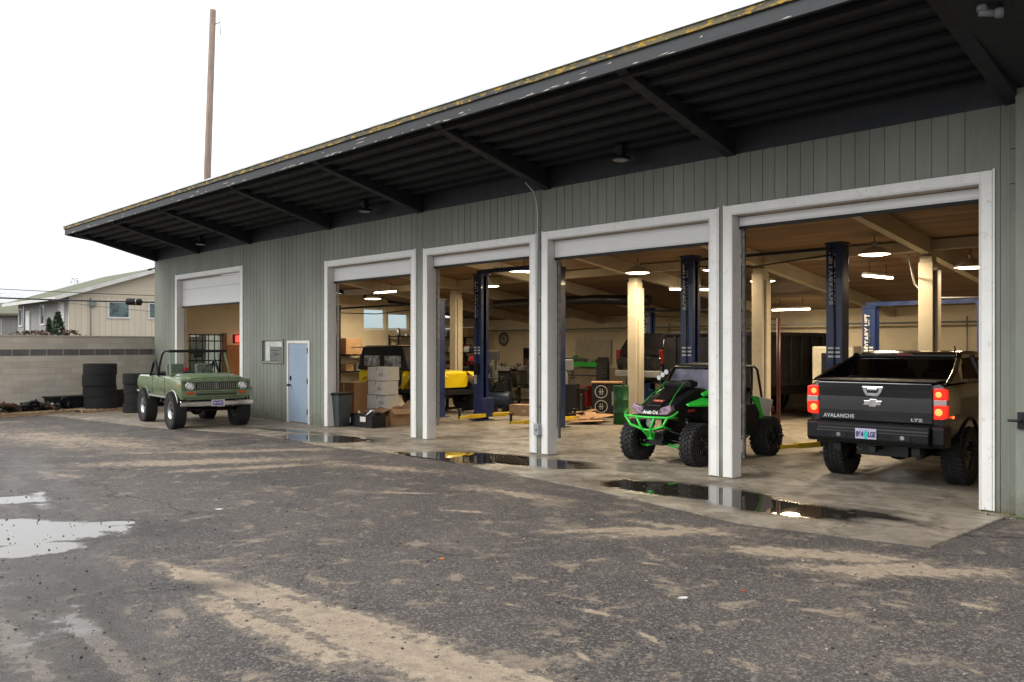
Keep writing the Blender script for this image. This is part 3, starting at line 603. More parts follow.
# ------------------------------------------------------------------ two-post lifts
def lift(X0, X1, Y, H, label, name_faces=(True, True), arms=((1,-1),(1,1),(-1,-1),(-1,1)), bar=True, ang=38, ext=1.0, Yp=0):
    t = thing('vehicle_lift', label, 'vehicle lift', ((X0+X1)/2, Y, 0), 0, 'blue two post vehicle lifts'); hw = (X1-X0)/2
    for si, sgn in enumerate((-1, 1)):
        x = sgn*hw; g = G3()
        g.box(x-.16,x+.16,-.14,-.11,.02,H); g.box(x-.16,x+.16,.11,.14,.02,H); g.box(x+(sgn*.13)-.03,x+(sgn*.13)+.03,-.1095,.1095,.02,H)
        g.box(x-sgn*.14-.02,x-sgn*.14+.02,-.1095,-.05,.02,H); g.box(x-sgn*.14-.02,x-sgn*.14+.02,.05,.1095,.02,H)
        g.box(x-.26,x+.26,-.24,.24,.001,.02); g.box(x-.18,x+.18,-.16,.16,H+.001,H+.05)
        col = g.build('column', BLUE, t, bevel=.006)
        g = G3(); g.cyl((x-sgn*.04,0,.1),(x-sgn*.04,0,H-.1),.035); g.k=1; g.tube([(x,-.16,1.3),(x+.02,-.17,2.2),(x-.01,-.165,H-.2)], .012); g.box(x-.08,x+.08,-.20,-.145,1.25,1.55); g.build('cylinder', [STEEL, BLACKP], t)
        if name_faces[si]:
            text_mesh('lettering', 'ROTARY LIFT', .17, LETTER, col, MTX((0,0,1),(-1,0,0),(0,-1,0), x-.03, -.1425, H-.65), .002, .004, width=1.0)
            g = G3(); g.box(x-.12,x+.12,-.147,-.1405,1.98,2.02); g.box(x-.12,x+.12,-.147,-.1405,1.90,1.94); g.box(x-.12,x+.12,-.147,-.1405,1.82,1.86); g.build('warning_stripes', LETTER, t)
            g = G3(); g.box(x-.13,x-.02,-.146,-.1405,1.0,1.35); g.build('label_plate', mat('lift_label', (.45,.45,.42), .5, var=.4, scale=25), t)
        g = G3(); g.box(x-sgn*.22-.10,x-sgn*.22+.10,-.2,.2,.10,.62); g.build('carriage', BLUE, t, bevel=.01)
        for (s2, ydir) in arms:
            if s2 != sgn: continue
            a = R(ang); d = Vector((-sgn*math.cos(a), ydir*math.sin(a), 0)); p = Vector((x-sgn*.28, ydir*.14, .15)); g = G3()
            g.beam(p, p+d*.75*ext, .15, .10); g.beam(p+d*.60*ext, p+d*1.25*ext, .11, .07); q = p+d*1.22*ext
            g.k=1; g.cyl(q-Vector((0,0,.04)), q+Vector((0,0,.20)), .035, n=12); g.cyl(q+Vector((0,0,.2)), q+Vector((0,0,.235)), .075, n=14); g.build('arm', [YELLOW, BLACKM], t, bevel=.008)
    if bar:
        g = G3(); g.box(-hw-.1, hw+.1, -.07, .07, H+.052, H+.16); g.build('crossbar', BLUE, t, bevel=.005)
    else:
        g = G3(); g.box(-hw-.02, hw+.02, -.3, -.26, H-.12, H-.06); g.tube([(-hw,-.2,H-.2),(0,-.22,H-.32),(hw,-.2,H-.2)], .015); g.build('hose_bar', BLACKM, t)
    return t
lift(-7.80, -4.42, 4.35, 3.98, 'two post lift over the black pickup with white lettering on both columns', (True, True), bar=False, ang=74, ext=.85)
lift(-14.62, -11.72, 4.2, 3.98, 'two post lift in the second open bay between the yellow vehicle and the tyre machine', (True, True), bar=True, ang=80, ext=.85)
lift(-21.75, -16.22, 3.95, 3.35, 'two post lift standing beside the yellow off roader', (False, True), bar=False, ang=45)
lift(-6.45, -3.72, 10.3, 3.0, 'lower two post lift behind the black pickup roof near the rear wall', (True, False), bar=True, ang=45)
lift(-14.25, -11.35, 11.2, 3.25, 'two post lift behind the dark raised vehicle near the rear wall', (True, True), bar=False, ang=45)
# crossing ceiling services
def pipe(name, pts, r, m, label): tag((lambda g: g.tube(pts, r).build(name, m))(G3()), label, 'pipe')
pipe('air_pipe', [(-26,14.6,2.72),(-14,14.6,2.74),(-3,14.6,2.72)], .03, GREYP, 'long grey pipe running along the top of the rear wall')
pipe('air_pipe', [(-16.3,15.1,.9),(-16.3,15.1,2.9)], .025, GREYP, 'vertical grey pipe on the rear wall left of the whiteboard')
pipe('air_pipe', [(-5.8,15.1,1.2),(-5.8,15.1,2.9)], .02, GREYP, 'vertical grey pipe on the rear wall behind the pickup')
pipe('exhaust_duct', [(-20,9.6,3.55),(-15.2,9.7,3.55),(-13.2,9.9,3.45)], .16, BLACKM, 'black duct hanging under the ceiling above the tyre machine')
pipe('heater_flue', [(-10.8,1.7,4.62),(-7,2.2,4.5),(-5,2.4,4.45)], .045, BLACKM, 'black pipe hanging near the ceiling just inside the nearest bay')
pipe('sprinkler_line', [(-3.75,6.0,3.85),(-4.4,7.9,3.4),(-4.6,9.1,3.15),(-3.8,10.2,3.18)], .018, LETTER, 'pale hose looping from the ceiling to the rear lift')
# ------------------------------------------------------------------ boxes and shop clutter
def cbox(name, px, py, w, d, h, m, label, rz=0, z=0, cat='box', group=None, tape=None, flaps=False):
    x, y = G(px, py) if isinstance(px, (int, float)) else px
    g = G3(); 
    if flaps:
        t = .012; g.box(-w/2,w/2,-d/2,-d/2+t,0,h); g.box(-w/2,w/2,d/2-t,d/2,0,h); g.box(-w/2,-w/2+t,-d/2+t,d/2-t,0,h); g.box(w/2-t,w/2,-d/2+t,d/2-t,0,h); g.box(-w/2+t,w/2-t,-d/2+t,d/2-t,0,t)
        for (p, q, ww) in (((0,-d/2,h),(0,-d/2-.26,h-.10),w*.98),((0,d/2,h),(0,d/2+.2,h+.16),w*.98)): g.beam(p,q,ww,.01)
        for (p, q, ww) in (((-w/2,0,h),(-w/2-.28,0,h+.06),d*.95),((w/2,0,h),(w/2+.22,0,h-.12),d*.95)): g.beam(p,q,ww,.01)
    else:
        g.box(-w/2,w/2,-d/2,d/2,0,h); g.k=1; g.box(-.03,.03,-d/2-.001,d/2+.001,h*.7,h+.001); g.box(w*.1,w*.35,-d/2-.002,-d/2+.01,h*.3,h*.6)
    o = g.build(name, [m, tape or mat('box_tape', (.42,.30,.18), .4)], bevel=.006, loc=(x, y, z), rz=rz); return tag(o, label, cat, group)
cbox('cardboard_box', 352, 418, .85, .6, 1.02, CARDD, 'tall brown cardboard box behind the grey bin', .15)
bx, by = G(375, 423)
for i, (lab) in enumerate(('bottom white carton of the stack of four by the yellow vehicle','second white carton up in the stack of four by the yellow vehicle','third white carton up in the stack of four by the yellow vehicle','top white carton of the stack of four by the yellow vehicle')):
    cbox('white_carton', (bx-.05+(.03,-.03,.02,-.01)[i], by+.3+(0,.02,-.02,.01)[i]), None, (.68,.70,.66,.69)[i], .5, .36, PAPERW, lab, (.10,.22,.05,.16)[i], i*.372+.001*(i+1), 'carton', 'stack of white cartons', mat('carton_tape', (.35,.33,.3), .5))
cbox('open_cardboard_box', 396, 424, .78, .6, .42, CARD, 'large open cardboard box with its flaps spread on the floor', -.25, flaps=True)
cbox('small_cardboard_box', 382.5, 425.5, .26, .22, .24, CARD, 'small closed cardboard box between the black crate and the open box', .2)
cbox('lift_pad_carton', 524, 421, .66, .45, .30, CARD, 'brown cardboard box resting on a yellow lift pad beside the conduit post', .2, .15)
t = thing('waste_bin', 'dark grey plastic waste bin against the white post of the leftmost open bay', 'bin', (*G(338.5, 426), 0), .2)
g = G3(); g.loft([[(-.20,-.18,.0),(.20,-.18,.0),(.20,.18,.0),(-.20,.18,.0)],[(-.27,-.25,.80),(.27,-.25,.80),(.27,.25,.80),(-.27,.25,.80)]], smooth=False); g.build('bin_body', mat('bin_grey', (.055,.065,.07), .5), t, bevel=.02)
g = G3(); g.box(-.29,.29,-.27,.27,.802,.86); g.box(-.12,.12,-.285,-.27,.80,.84); g.build('rim', BLACKP, t, bevel=.01)
def crate(px, py, w, d, h, label, z=0, rz=0):
    t = thing('parts_tray', label, 'crate', (*G(px, py), z), rz); g = G3()
    g.box(-w/2,w/2,-d/2,-d/2+.03,0,h); g.box(-w/2,w/2,d/2-.03,d/2,0,h); g.box(-w/2,-w/2+.03,-d/2+.03,d/2-.03,0,h); g.box(w/2-.03,w/2,-d/2+.03,d/2-.03,0,h); g.box(-w/2+.03,w/2-.03,-d/2+.03,d/2-.03,0,.03); g.box(-w/2-.015,w/2+.015,-d/2-.015,-d/2+.0,h-.05,h)
    g.build('crate_body', BLACKP, t, bevel=.006); g = G3(); rn = random.Random(int(px))
    for i in range(9): g.cbox((rn.uniform(-w*.35,w*.35), rn.uniform(-d*.3,d*.3), h*.75+rn.uniform(0,.12)), (rn.uniform(.08,.22),rn.uniform(.06,.16),rn.uniform(.05,.14)), rn.uniform(0,3), rn.uniform(-.4,.4))
    g.k=1; g.cyl((-w*.2,-d*.1,h*.8),(w*.1,d*.1,h+.12),.05); g.k=2; g.cbox((.02,-d/2-.02,h*.7),(.22,.012,.13)); g.build('loose_parts', [BLACKM, STEEL, PAPERW], t, bevel=.006)
crate(356, 425, .75, .45, .22, 'low black parts tray on the floor left of the white cartons')
crate(370, 427, .7, .45, .3, 'black parts crate with a white label in front of the white cartons', rz=.1)
# shelving along the end wall
def shelf(name, x, y, rz, L, D, H_, n, label, seed, m=BLACKM, items=True, dens=1.0):
    t = thing(name, label, 'shelf', (x, y, 0), rz); g = G3()
    for sx in (-L/2, L/2-.06):
        for sy in (-D/2, D/2-.06): g.box(sx,sx+.06,sy,sy+.06,0,H_)
    g.build('uprights', m, t)
    rn = random.Random(seed)
    for i in range(n):
        z = .35 + i*(H_-.45)/(n-1); g = G3(); g.box(-L/2+.061,L/2-.061,-D/2,D/2,z,z+.05); g.build('shelf_board', m, t)
        xx = -L/2+.12; 
        while items and xx < L/2-.3:
            w = rn.uniform(.18,.5); h = rn.uniform(.12,.42); kind = rn.random()
            if kind < .18*dens + .2:
                mm, nm, lb = rn.choice(((CARD,'cardboard_box','cardboard box'),(CARDD,'cardboard_box','dark brown box'),(PAPERW,'carton','white carton'),(BLACKP,'tool_case','black tool case'),(GREYP,'tool_case','grey tool case'),(RED,'tool_case','red tool case')))
                c_, s_ = math.cos(rz), math.sin(rz); lx, ly = xx+w/2, rn.uniform(-.04,.04)
                cbox(nm, (x+c_*lx-s_*ly, y+s_*lx+c_*ly), None, w, D*.8, h, mm, f'{lb} on {("the lowest","the second lowest","the third","the fourth","the top")[min(i,4)]} board of the {label.split(" standing")[0]}', rz, z+.051, 'box', 'boxes kept on the '+label.split(' standing')[0])
            elif kind < .8:
                r = min(w/2, .11); g = G3(); g.cyl((0,0,0),(0,0,h*.7),r,r*.9); g.cyl((0,0,h*.7),(0,0,h*.85),r*.4)
                c_, s_ = math.cos(rz), math.sin(rz); lx = xx+w/2
                tag(g.build('container', rn.choice((BLACKP,GREYP,STEEL,RUST)), bevel=.004, loc=(x+c_*lx, y+s_*lx, z+.051)), f'dark can of fluid on the {label.split(" standing")[0]}', 'can', 'cans kept on the '+label.split(' standing')[0])
            xx += w + rn.uniform(.03,.15)
    return t
shelf('storage_shelf', -26.2, 11.6, R(90), 4.2, .7, 2.5, 4, 'black storage shelf standing under the clerestory windows', 5)
shelf('storage_shelf', -26.3, 6.6, R(90), 3.2, .6, 1.75, 3, 'low dark workbench shelf standing by the end wall', 9)
cbox('red_case', (-25.9, 6.35), None, .5, .4, .42, RED, 'bright red case on the low workbench shelf by the end wall', R(90), 1.72, 'case')
cbox('cardboard_box', (-25.9, 7.25), None, .75, .5, .62, CARD, 'cardboard box on top of the low workbench shelf beside the red case', R(90), 1.72)
x0, y0 = -19.9, 11.2
# machinery along the rear
def engine_stand(px, py, label, seed, s=1.0, group='engines and gearboxes on stands'):
    t = thing('engine_stand', label, 'engine', (*G(px, py), 0), seed*.7, group); rn = random.Random(seed); g = G3()
    g.beam((-.45*s,0,.08),(.45*s,0,.08),.08,.08); g.beam((.35*s,-.35,.08),(.35*s,.35,.08),.08,.08); g.beam((-.3*s,0,.1),(-.3*s,0,.95*s),.09,.09); 
    for q in ((.4*s,.33,.04),(.4*s,-.33,.04),(-.44*s,0,.04)): g.cyl((q[0],q[1]-.02,.04),(q[0],q[1]+.02,.04),.04)
    g.build('stand', BLACKM, t, bevel=.006); g = G3(); z = .95*s
    g.cbox((.05,0,z),(.5*s,.36*s,.34*s)); g.cbox((.05,.16*s,z+.22*s),(.44*s,.14,.16),rx=.5); g.cbox((.05,-.16*s,z+.22*s),(.44*s,.14,.16),rx=-.5); g.cbox((.05,0,z-.22*s),(.4*s,.24,.14))
    g.lathe([(.0,.0),(.11,.0),(.12,.03),(.11,.07),(.0,.07)],(.31*s,0,z-.05),'X',16); g.cyl((.0,.0,z+.2),(.0,.0,z+.42*s),.08)
    for i in range(7): g.cyl((rn.uniform(-.2,.25),rn.uniform(-.2,.2),z+rn.uniform(-.1,.3)),(rn.uniform(-.2,.3),rn.uniform(-.25,.25),z+rn.uniform(0,.4)),rn.uniform(.02,.05))
    g.build('engine_block', mat('oily_engine', (.02,.018,.017), .5, metal=.3, var=.5, scale=12), t, bevel=.01); return t
engine_stand(503, 410, 'oily engine on a black stand below the round wall clock', 1, 1.1)
engine_stand(519, 411, 'oily engine on a stand left of the white post in the second open bay', 2, 1.1)
engine_stand(530, 414, 'dark gearbox on a stand nearest the post in the second open bay', 4, 1.15)
engine_stand(450, 411, 'greasy axle assembly on a stand under the yellow fender', 3, .8)
t = thing('gas_cylinder', 'tall grey gas cylinder right of the navy lift column', 'gas cylinder', (*G(494, 411), 0))
g = G3(); g.lathe([(.001,.02),(.13,.02),(.13,1.35),(.10,1.48),(.04,1.55),(.04,1.60),(.001,1.6)], (0,0,0), 'Z', 20); g.build('tank', mat('cylinder_grey', (.12,.125,.11), .4), t)
g = G3(); g.cyl((0,0,1.6),(0,0,1.72),.025); g.cyl((-.06,0,1.68),(.06,0,1.68),.02); g.build('valve', STEEL, t)
t = thing('air_compressor', 'dark blue shop compressor on the floor behind the lift arm', 'compressor', (*G(497, 413), 0), .4)
g = G3(); g.lathe([(.001,-.5),(.18,-.48),(.25,-.4),(.25,.4),(.18,.48),(.001,.5)], (0,0,.42), 'X', 20); g.build('tank', mat('compressor_blue', (.010,.022,.045), .45), t)
g = G3(); g.cbox((.15,0,.82),(.3,.26,.26)); g.cyl((-.2,-.12,.8),(-.2,.12,.8),.14); g.cyl((.15,0,.95),(.15,0,1.12),.09); g.box(-.35,-.25,-.2,.2,.0,.25); g.box(.25,.35,-.2,.2,.0,.25); g.build('pump', BLACKM, t, bevel=.01)
t = thing('drill_press', 'black floor standing drill press just right of the navy lift column', 'drill press', (*G(488, 412), 0), .5)
g = G3(); g.box(-.25,.25,-.2,.2,0,.06); g.cyl((-.1,0,.06),(-.1,0,1.85),.045); g.build('base_column', BLACKM, t, bevel=.01)
g = G3(); g.cbox((.05,0,1.75),(.6,.24,.28)); g.cyl((.25,0,1.6),(.25,0,1.3),.05,.015); g.cbox((.15,0,1.05),(.36,.3,.04)); g.cyl((.25,-.14,1.62),(.25,-.34,1.5),.012); g.build('head', mat('machine_dark2', (.04,.042,.045), .45), t, bevel=.03)
t = thing('wall_clock', 'round grey wall clock on the cream rear wall', 'clock', (AY(503.5,15.15), 15.13, 2.04+9*39/868))
t.location.z = 2.35
g = G3(); g.lathe([(.001,-.0),(.30,0),(.32,-.03),(.30,-.06),(.27,-.05),(.001,-.05)], (0,.05,0), 'Y', 28); g.build('case', mat('clock_dark', (.09,.08,.07), .4), t)
g = G3(); g.lathe([(.001,-.004),(.26,-.004),(.26,-.001),(.001,-.001)], (0,0,0), 'Y', 28); g.k=1; g.box(-.01,.01,-.012,-.006,0,.18); g.box(0,.12,-.012,-.006,-.01,.01); g.build('face', [mat('clock_face', (.25,.24,.22), .4, var=.4, scale=6), BLACKM], t)
t = thing('wall_picture', 'dark framed picture low on the rear wall at the edge of the second open bay', 'picture', (AY(530,15.15), 15.14, 1.4))
g = G3(); g.box(-.42,.42,0,.03,-.55,.55); g.build('frame', BLACKM, t, bevel=.01); g = G3(); g.box(-.36,.36,-.01,-.001,-.5,.1); g.build('print', mat('print_brown', (.16,.08,.05), .5, var=.6, scale=4), t)
t = thing('workbench', 'long dark workbench heaped with parts along the rear wall below the clock', 'workbench', (*G(512, 405), 0), R(0))
g = G3(); g.box(-1.7,1.7,-.4,.4,.86,.93); g.box(-1.65,1.65,-.36,.36,.18,.22)
for sx in (-1.6,0,1.6):
    for sy in (-.34,.34): g.box(sx-.04,sx+.04,sy-.04,sy+.04,0,.86)
g.build('bench_frame', BLACKM, t, bevel=.004)
rn = random.Random(17); g = G3()
for i in range(46):
    xx = rn.uniform(-1.6,1.6); yy = rn.uniform(-.3,.3); zz = .93 if rn.random()<.6 else .22; s = rn.uniform(.06,.22); g.k = rn.choice((0,0,0,1,2)); hh = rn.uniform(.08,.42)
    if rn.random()<.5: g.cbox((xx,yy,zz+hh/2),(s*1.4,s,hh),rz=rn.uniform(0,3))
    else: g.cyl((xx,yy,zz),(xx+rn.uniform(-.05,.05),yy,zz+hh),s*.5,s*.4,n=12)
tag(g.build('bench_clutter', [BLACKM, mat('oily_engine', (.02,.018,.017), .5), GREYP], t, bevel=.006), kind='stuff')
t = thing('parts_bin_rack', 'dark free standing rack of small parts bins left of the navy lift column', 'rack', (*G(466, 404), 0), R(20))
g = G3(); g.box(-.5,-.46,-.2,.2,0,1.9); g.box(.46,.5,-.2,.2,0,1.9)
for k in range(6): g.box(-.459,.459,-.2,.2,.15+k*.33,.18+k*.33)
g.build('rack_frame', BLACKM, t)
for k in range(6):
    for j in range(4):
        if rn.random() < .85: b9 = G3(); x9 = -.44+j*.225; b9.prism([(-.19,.0),(.16,.0),(.16,.2),(-.12,.2),(-.19,.1)], x9, x9+.20, 'YZ'); o9 = b9.build('bin', rn.choice((BLACKP,GREYP,CARDD,RED,BLUE)), t, loc=(0,0,.182+k*.33))
# tyre machine
t = thing('tyre_changer', 'dark tyre changing machine with a sideways arm beside the green wall rack', 'machine', (*G(571, 411), 0), R(35))
g = G3(); g.box(-.4,.4,-.35,.35,0,.55); g.cyl((0,0,.55),(0,0,.70),.12); g.lathe([(.001,.72),(.30,.72),(.32,.70),(.30,.67),(.001,.67)],(0,0,0),'Z',20); g.build('cabinet', mat('machine_dark', (.03,.03,.035), .45), t, bevel=.02)
g = G3(); g.box(-.55,-.40,-.1,.1,.3,1.75); g.beam((-.5,0,1.65),(.55,0,1.6),.1,.1); g.cyl((.05,0,1.7),(.05,0,1.1),.035); g.cbox((.05,0,1.05),(.14,.08,.08)); g.beam((-.45,0,1.15),(.85,-.05,1.12),.05,.05); g.build('arm', BLACKM, t, bevel=.01)
t = thing('wheel_balancer', 'black wheel balancer with a grey display just right of the conduit post', 'machine', (*G(567.5, 417), 0), R(30))
g = G3(); g.box(-.3,.3,-.3,.3,0,.95); g.cyl((.3,0,.8),(.62,0,.8),.04); g.lathe([(.0,.0),(.13,.0),(.05,.1),(.0,.1)],(.45,0,.8),'X',16); g.build('cabinet', BLACKP, t, bevel=.02)
g = G3(); g.cbox((-.05,0,1.5),(.42,.16,.30),rx=.1); g.box(-.06,0.0,-.05,.05,.95,1.36); g.build('display', GREYP, t, bevel=.01)
def vented(name, loc, rz, w, d, h, m, label, cat, knobs):
    t = thing(name, label, cat, loc, rz); g = G3(); g.box(-w/2,w/2,-d/2,d/2,.08,h)
    for sx in (-1,1):
        for sy in (-1,1): g.cyl((sx*w*.4,sy*d*.35,.04),(sx*w*.4+.03,sy*d*.35,.04),.04)
    g.build('cabinet', m, t, bevel=.015)
    for i in range(4):
        z0 = .12+i*(h-.16)/4; g = G3(); g.box(-w/2+.03,w/2-.03,-d/2-.018,-d/2-.002,z0,z0+(h-.16)/4-.02); g.k=1; g.box(-w*.3,w*.3,-d/2-.04,-d/2-.019,z0+.03,z0+.045); g.build('drawer', [m, knobs], t, bevel=.004)
    return t
vented('tool_cabinet', (*G(575, 409), 0), R(20), 1.0, .5, .75, RED, 'dark red tool cabinet with drawers on the floor under the green wall rack', 'tool cabinet', STEEL)
t = thing('wall_whiteboard', 'large pale board on the rear wall above the green rack', 'board', (AY(592.5,15.1), 15.12, 1.75))
g = G3(); g.box(-.95,.95,0,.03,-.45,.55); g.build('frame', STEEL, t, bevel=.004)
g = G3(); g.box(-.92,-.04,-.006,-.001,-.42,.52); g.box(-.02,.92,-.006,-.001,-.42,.52); g.build('panel', mat('board_grey', (.42,.38,.28), .3), t)
t = thing('wall_rack', 'bright green rack of bottles mounted on the rear wall below the pale board', 'rack', (AY(588,14.9), 14.95, 1.20))
g = G3(); g.box(-.75,.75,-.12,.15,0,.04); g.box(-.75,.75,-.13,-.121,0,.18); g.box(-.75,-.72,-.12,.15,.041,.45); g.box(.72,.75,-.12,.15,.041,.3); g.build('shelf_board', GREENB, t, bevel=.003)
rn = random.Random(2)
for i in range(7): 
    g = G3(); h = rn.uniform(.18,.3); g.lathe([(.001,0),(.05,0),(.05,h*.7),(.02,h*.85),(.02,h),(.001,h)],(0,0,0),'Z',12)
    tag(g.build('spray_bottle', rn.choice((GREENB,LETTER,BLACKP)), loc=(t.location.x-.6+i*.2,14.95,1.245)), 'small bottle standing in the bright green wall rack', 'bottle', 'bottles in the green wall rack')
t = thing('drawer_cart', 'black cart with two round emblems and a brown top', 'cart', (*G(607, 417), 0), R(38))
g = G3(); g.box(-.42,.42,-.32,.32,.08,.98); 
for sx in (-1,1):
    for sy in (-1,1): g.cyl((sx*.33,sy*.25,.04),(sx*.33+.03,sy*.25,.04),.04)
g.build('cabinet', BLACKP, t, bevel=.02)
g = G3(); g.box(-.44,.44,-.34,.34,.982,1.02); g.build('top', CARD, t, bevel=.004)
g = G3()
for z in (.32,.74):
    g.lathe([(.16,-.004),(.185,-.004),(.185,.004),(.16,.004)],(-.15,-.326,z),'Y',24); g.box(-.22,-.08,-.329,-.321,z-.012,z+.012); g.box(-.19,-.17,-.329,-.321,z-.09,z+.09); g.box(-.13,-.11,-.329,-.321,z-.09,z+.09)
g.build('round_emblem', mat('dull_white_print', (.35,.34,.32), .6), t)
g = G3(); g.box(.15,.24,-.33,-.321,.35,.75); g.build('handle', STEEL, t)
t = thing('waste_drum', 'dark green oil drum beside the cream column and the black cart', 'drum', (*G(621, 424), 0))
g = G3(); g.lathe([(.001,0),(.2,0),(.2,.3),(.212,.31),(.2,.32),(.2,.62),(.212,.63),(.2,.64),(.2,.98),(.21,1.0),(.19,1.0),(.001,.97)],(0,0,0),'Z',24); g.build('barrel', GREEND, t); g = G3(); g.cyl((.08,0,.97),(.08,0,1.06),.035); g.build('cap', BLACKM, t)
# loose cardboard on the floor
rn = random.Random(8)
for i,(px,py) in enumerate(((578,422),(586,424),(592,420),(600,422),(583,419))):
    x,y = G(px,py); g = G3(); w = rn.uniform(.3,.5); g.beam((-w,0,.02+i*.03),(w,0,.05+i*.035+rn.uniform(0,.06)),.5,.008); g.beam((-w*.2,.25,.03+i*.03),(w*.3,.5,.16+i*.02),.3,.008)
    tag(g.build('flattened_cardboard', CARD, loc=(x,y,.01), rz=rn.uniform(0,3)), 'torn flattened cardboard lying on the floor before the black cart', 'cardboard', 'torn cardboard on the workshop floor')
def tyre_mesh(r, w, rr=None, name='tyre', lug=0, m=None):
    rr = rr or r*.55; g = G3(); h = w/2
    g.lathe([(rr,-h*.8),(rr+.02,-h*.92),(r*.78,-h),(r*.93,-h*.97),(r*.985,-h*.8),(r,-h*.55),(r,h*.55),(r*.985,h*.8),(r*.93,h*.97),(r*.78,h),(rr+.02,h*.92),(rr,h*.8)], (0,0,0), 'Y', 40)
    if lug:
        n = int(2*math.pi*r/(.062 if lug < .02 else .085))
        for i in range(n):
            a = 2*math.pi*i/n
            for (yy, ww, da) in ((-h*.72,h*.42,0),(h*.72,h*.42,.5),(-h*.22,h*.34,.25),(h*.22,h*.34,.75)):
                b_ = a + da*2*math.pi/n; M = Matrix.Rotation(b_, 4, 'Y') @ Matrix.Translation((0, yy, r+lug*.35)) @ Matrix.Rotation(.25 if yy>0 else -.25, 4, 'Z')
                L = .042 if lug < .02 else .055; g.box(-L/2, L/2, -ww/2, ww/2, -lug*.9, lug*.55, M)
            M = Matrix.Rotation(a, 4, 'Y')
            for sg in (-1,1): g.box(-.02,.02,sg*h*.97-.012,sg*h*.97+.012,r*.86,r*.985,M)
    return g
t0 = tyre_mesh(.46, .30, lug=.014)
big = t0.build('giant_tyre', RUBBER, loc=(*G(603,407),.48), rz=R(-52)); tag(big, 'very large black tyre standing upright behind the black cart', 'tyre'); big.scale = (1.75,1.2,1.75); big.location.z = .84
g = G3(); g.tube([(-8.6,6.9,.02),(-8.6,6.9,2.7)], .045); tag(g.build('red_pipe', mat('dark_red_pipe', (.09,.008,.009), .4)), 'dark red vertical pipe right of the cream column behind the buggy', 'pipe')
bpy.data.objects['red_pipe'].location.x = AY(778.5, 6.9)+8.6
t = thing('red_exit_lamp', 'small glowing red box lamp on the end wall inside the far bay', 'lamp', (XL+.30, 2.9, 2.3))
g = G3(); g.box(-.05,.05,-.09,.09,-.12,.12); g.build('lens', mat('red_glow', (.6,.02,.02), .4, emis=(1,.05,.04), estr=1.6), t, bevel=.02)
g = G3(); g.box(-.08,-.071,-.16,.16,-.16,.16); g.build('backplate', BLACKM, t)
# ------------------------------------------------------------------ wheels
RIMD = mat('rim_dark', (.02,.02,.022), .3, metal=.5); RIMS = mat('rim_silver', (.55,.56,.57), .28, metal=.9, var=.1)
def wheel(parent, c, r, w, rr, style, side, lug=.014):
    """wheel as a part with tyre and rim of its own; axle along Y, outer face towards side*Y"""
    g = G3(); g.cyl((0,-.06,0),(0,.06,0),rr*.62,n=20); g.cyl((0,-side*.1,0),(0,side*w*.3,0),.05)
    wh = g.build('wheel', BLACKM, parent, loc=c)
    tyre_mesh(r, w, rr, lug=lug).build('tyre', RUBBER, wh)
    g = G3(); h = w/2; s = side; k = 0
    g.lathe([(rr+.012,-h*.82),(rr+.012,-h*.74),(rr-.02,-h*.6),(rr-.03,h*.55),(rr-.012,h*.72),(rr+.012,h*.76),(rr+.012,h*.86),(rr-.008,h*.86),(rr-.045,h*.5),(rr-.045,-h*.55),(rr-.03,-h*.82)] if s>0 else
            [(rr+.012,h*.82),(rr+.012,h*.74),(rr-.02,h*.6),(rr-.03,-h*.55),(rr-.012,-h*.72),(rr+.012,-h*.76),(rr+.012,-h*.86),(rr-.008,-h*.86),(rr-.045,-h*.5),(rr-.045,h*.55),(rr-.03,h*.82)], (0,0,0), 'Y', 32)
    if style == 'slot':
        g.lathe([(rr-.03,s*h*.05),(rr*.75,s*h*.35),(rr*.45,s*h*.5),(.001,s*h*.45),(.001,s*h*.35),(rr*.45,s*h*.4),(rr*.75,s*h*.25),(rr-.03,-s*h*.05)], (0,0,0), 'Y', 32)
        g.k = 1
        for i in range(8): 
            M = Matrix.Rotation(i*math.pi/4, 4, 'Y'); g.box(-.035,.035, *sorted((s*h*.30, s*h*.44)), rr*.55, rr*.76, M)
        g.cyl((0,s*h*.3,0),(0,s*h*.62,0),.05,n=16)
        g.k = 0
        mats = [RIMS, BLACKM]
    else:
        n = 8 if style == 'spoke' else 6
        for i in range(n):
            M = Matrix.Rotation(i*2*math.pi/n, 4, 'Y'); wv = .032 if style == 'spoke' else .028
            g.k = 0; g.prism([(-wv,.04),(wv,.04),(wv*1.5,rr-.03),(-wv*1.5,rr-.03)], *sorted((s*h*.38, s*h*.62)), 'XZ'); 
            vs = [v for f in g.bm.faces[-6:] for v in f.verts] if False else []
            nf = list(g.bm.verts)[-8:]
            for v in nf: v.co = M @ v.co
            g.k = 1
            for sx in (-1,1):
                g.prism([(sx*wv*.75-.006,.08),(sx*wv*.75+.006,.08),(sx*wv*1.25+.006,rr-.035),(sx*wv*1.25-.006,rr-.035)], *sorted((s*h*.615, s*h*.64)), 'XZ')
                for v in list(g.bm.verts)[-8:]: v.co = M @ v.co
        g.k = 0; g.cyl((0,s*h*.3,0),(0,s*h*.68,0),.06,n=16)
        mats = [RIMD, RIMS if style == 'spoke' else mat('rim_edge_grey', (.30,.30,.32), .35, metal=.6)]
    g.build('rim', mats, wh); return wh
def section(x, w, zb, zt, crown=.02, tuck=.04, belt=.0):
    h = [(w-tuck-.10,zb),(w-tuck-.02,zb+.03),(w-tuck*.4,zb+.16),(w,zb+(zt-zb)*.45),(w,zb+(zt-zb)*.72),(w-.015-belt,zt-.10),(w-.035-belt,zt-.035),(w-.09-belt,zt),(w*.5,zt+crown*.8)]
    return [(x, y, z) for y, z in h] + [(x, 0, zt+crown)] + [(x, -y, z) for y, z in h[::-1]] + [(x, 0, zb)]
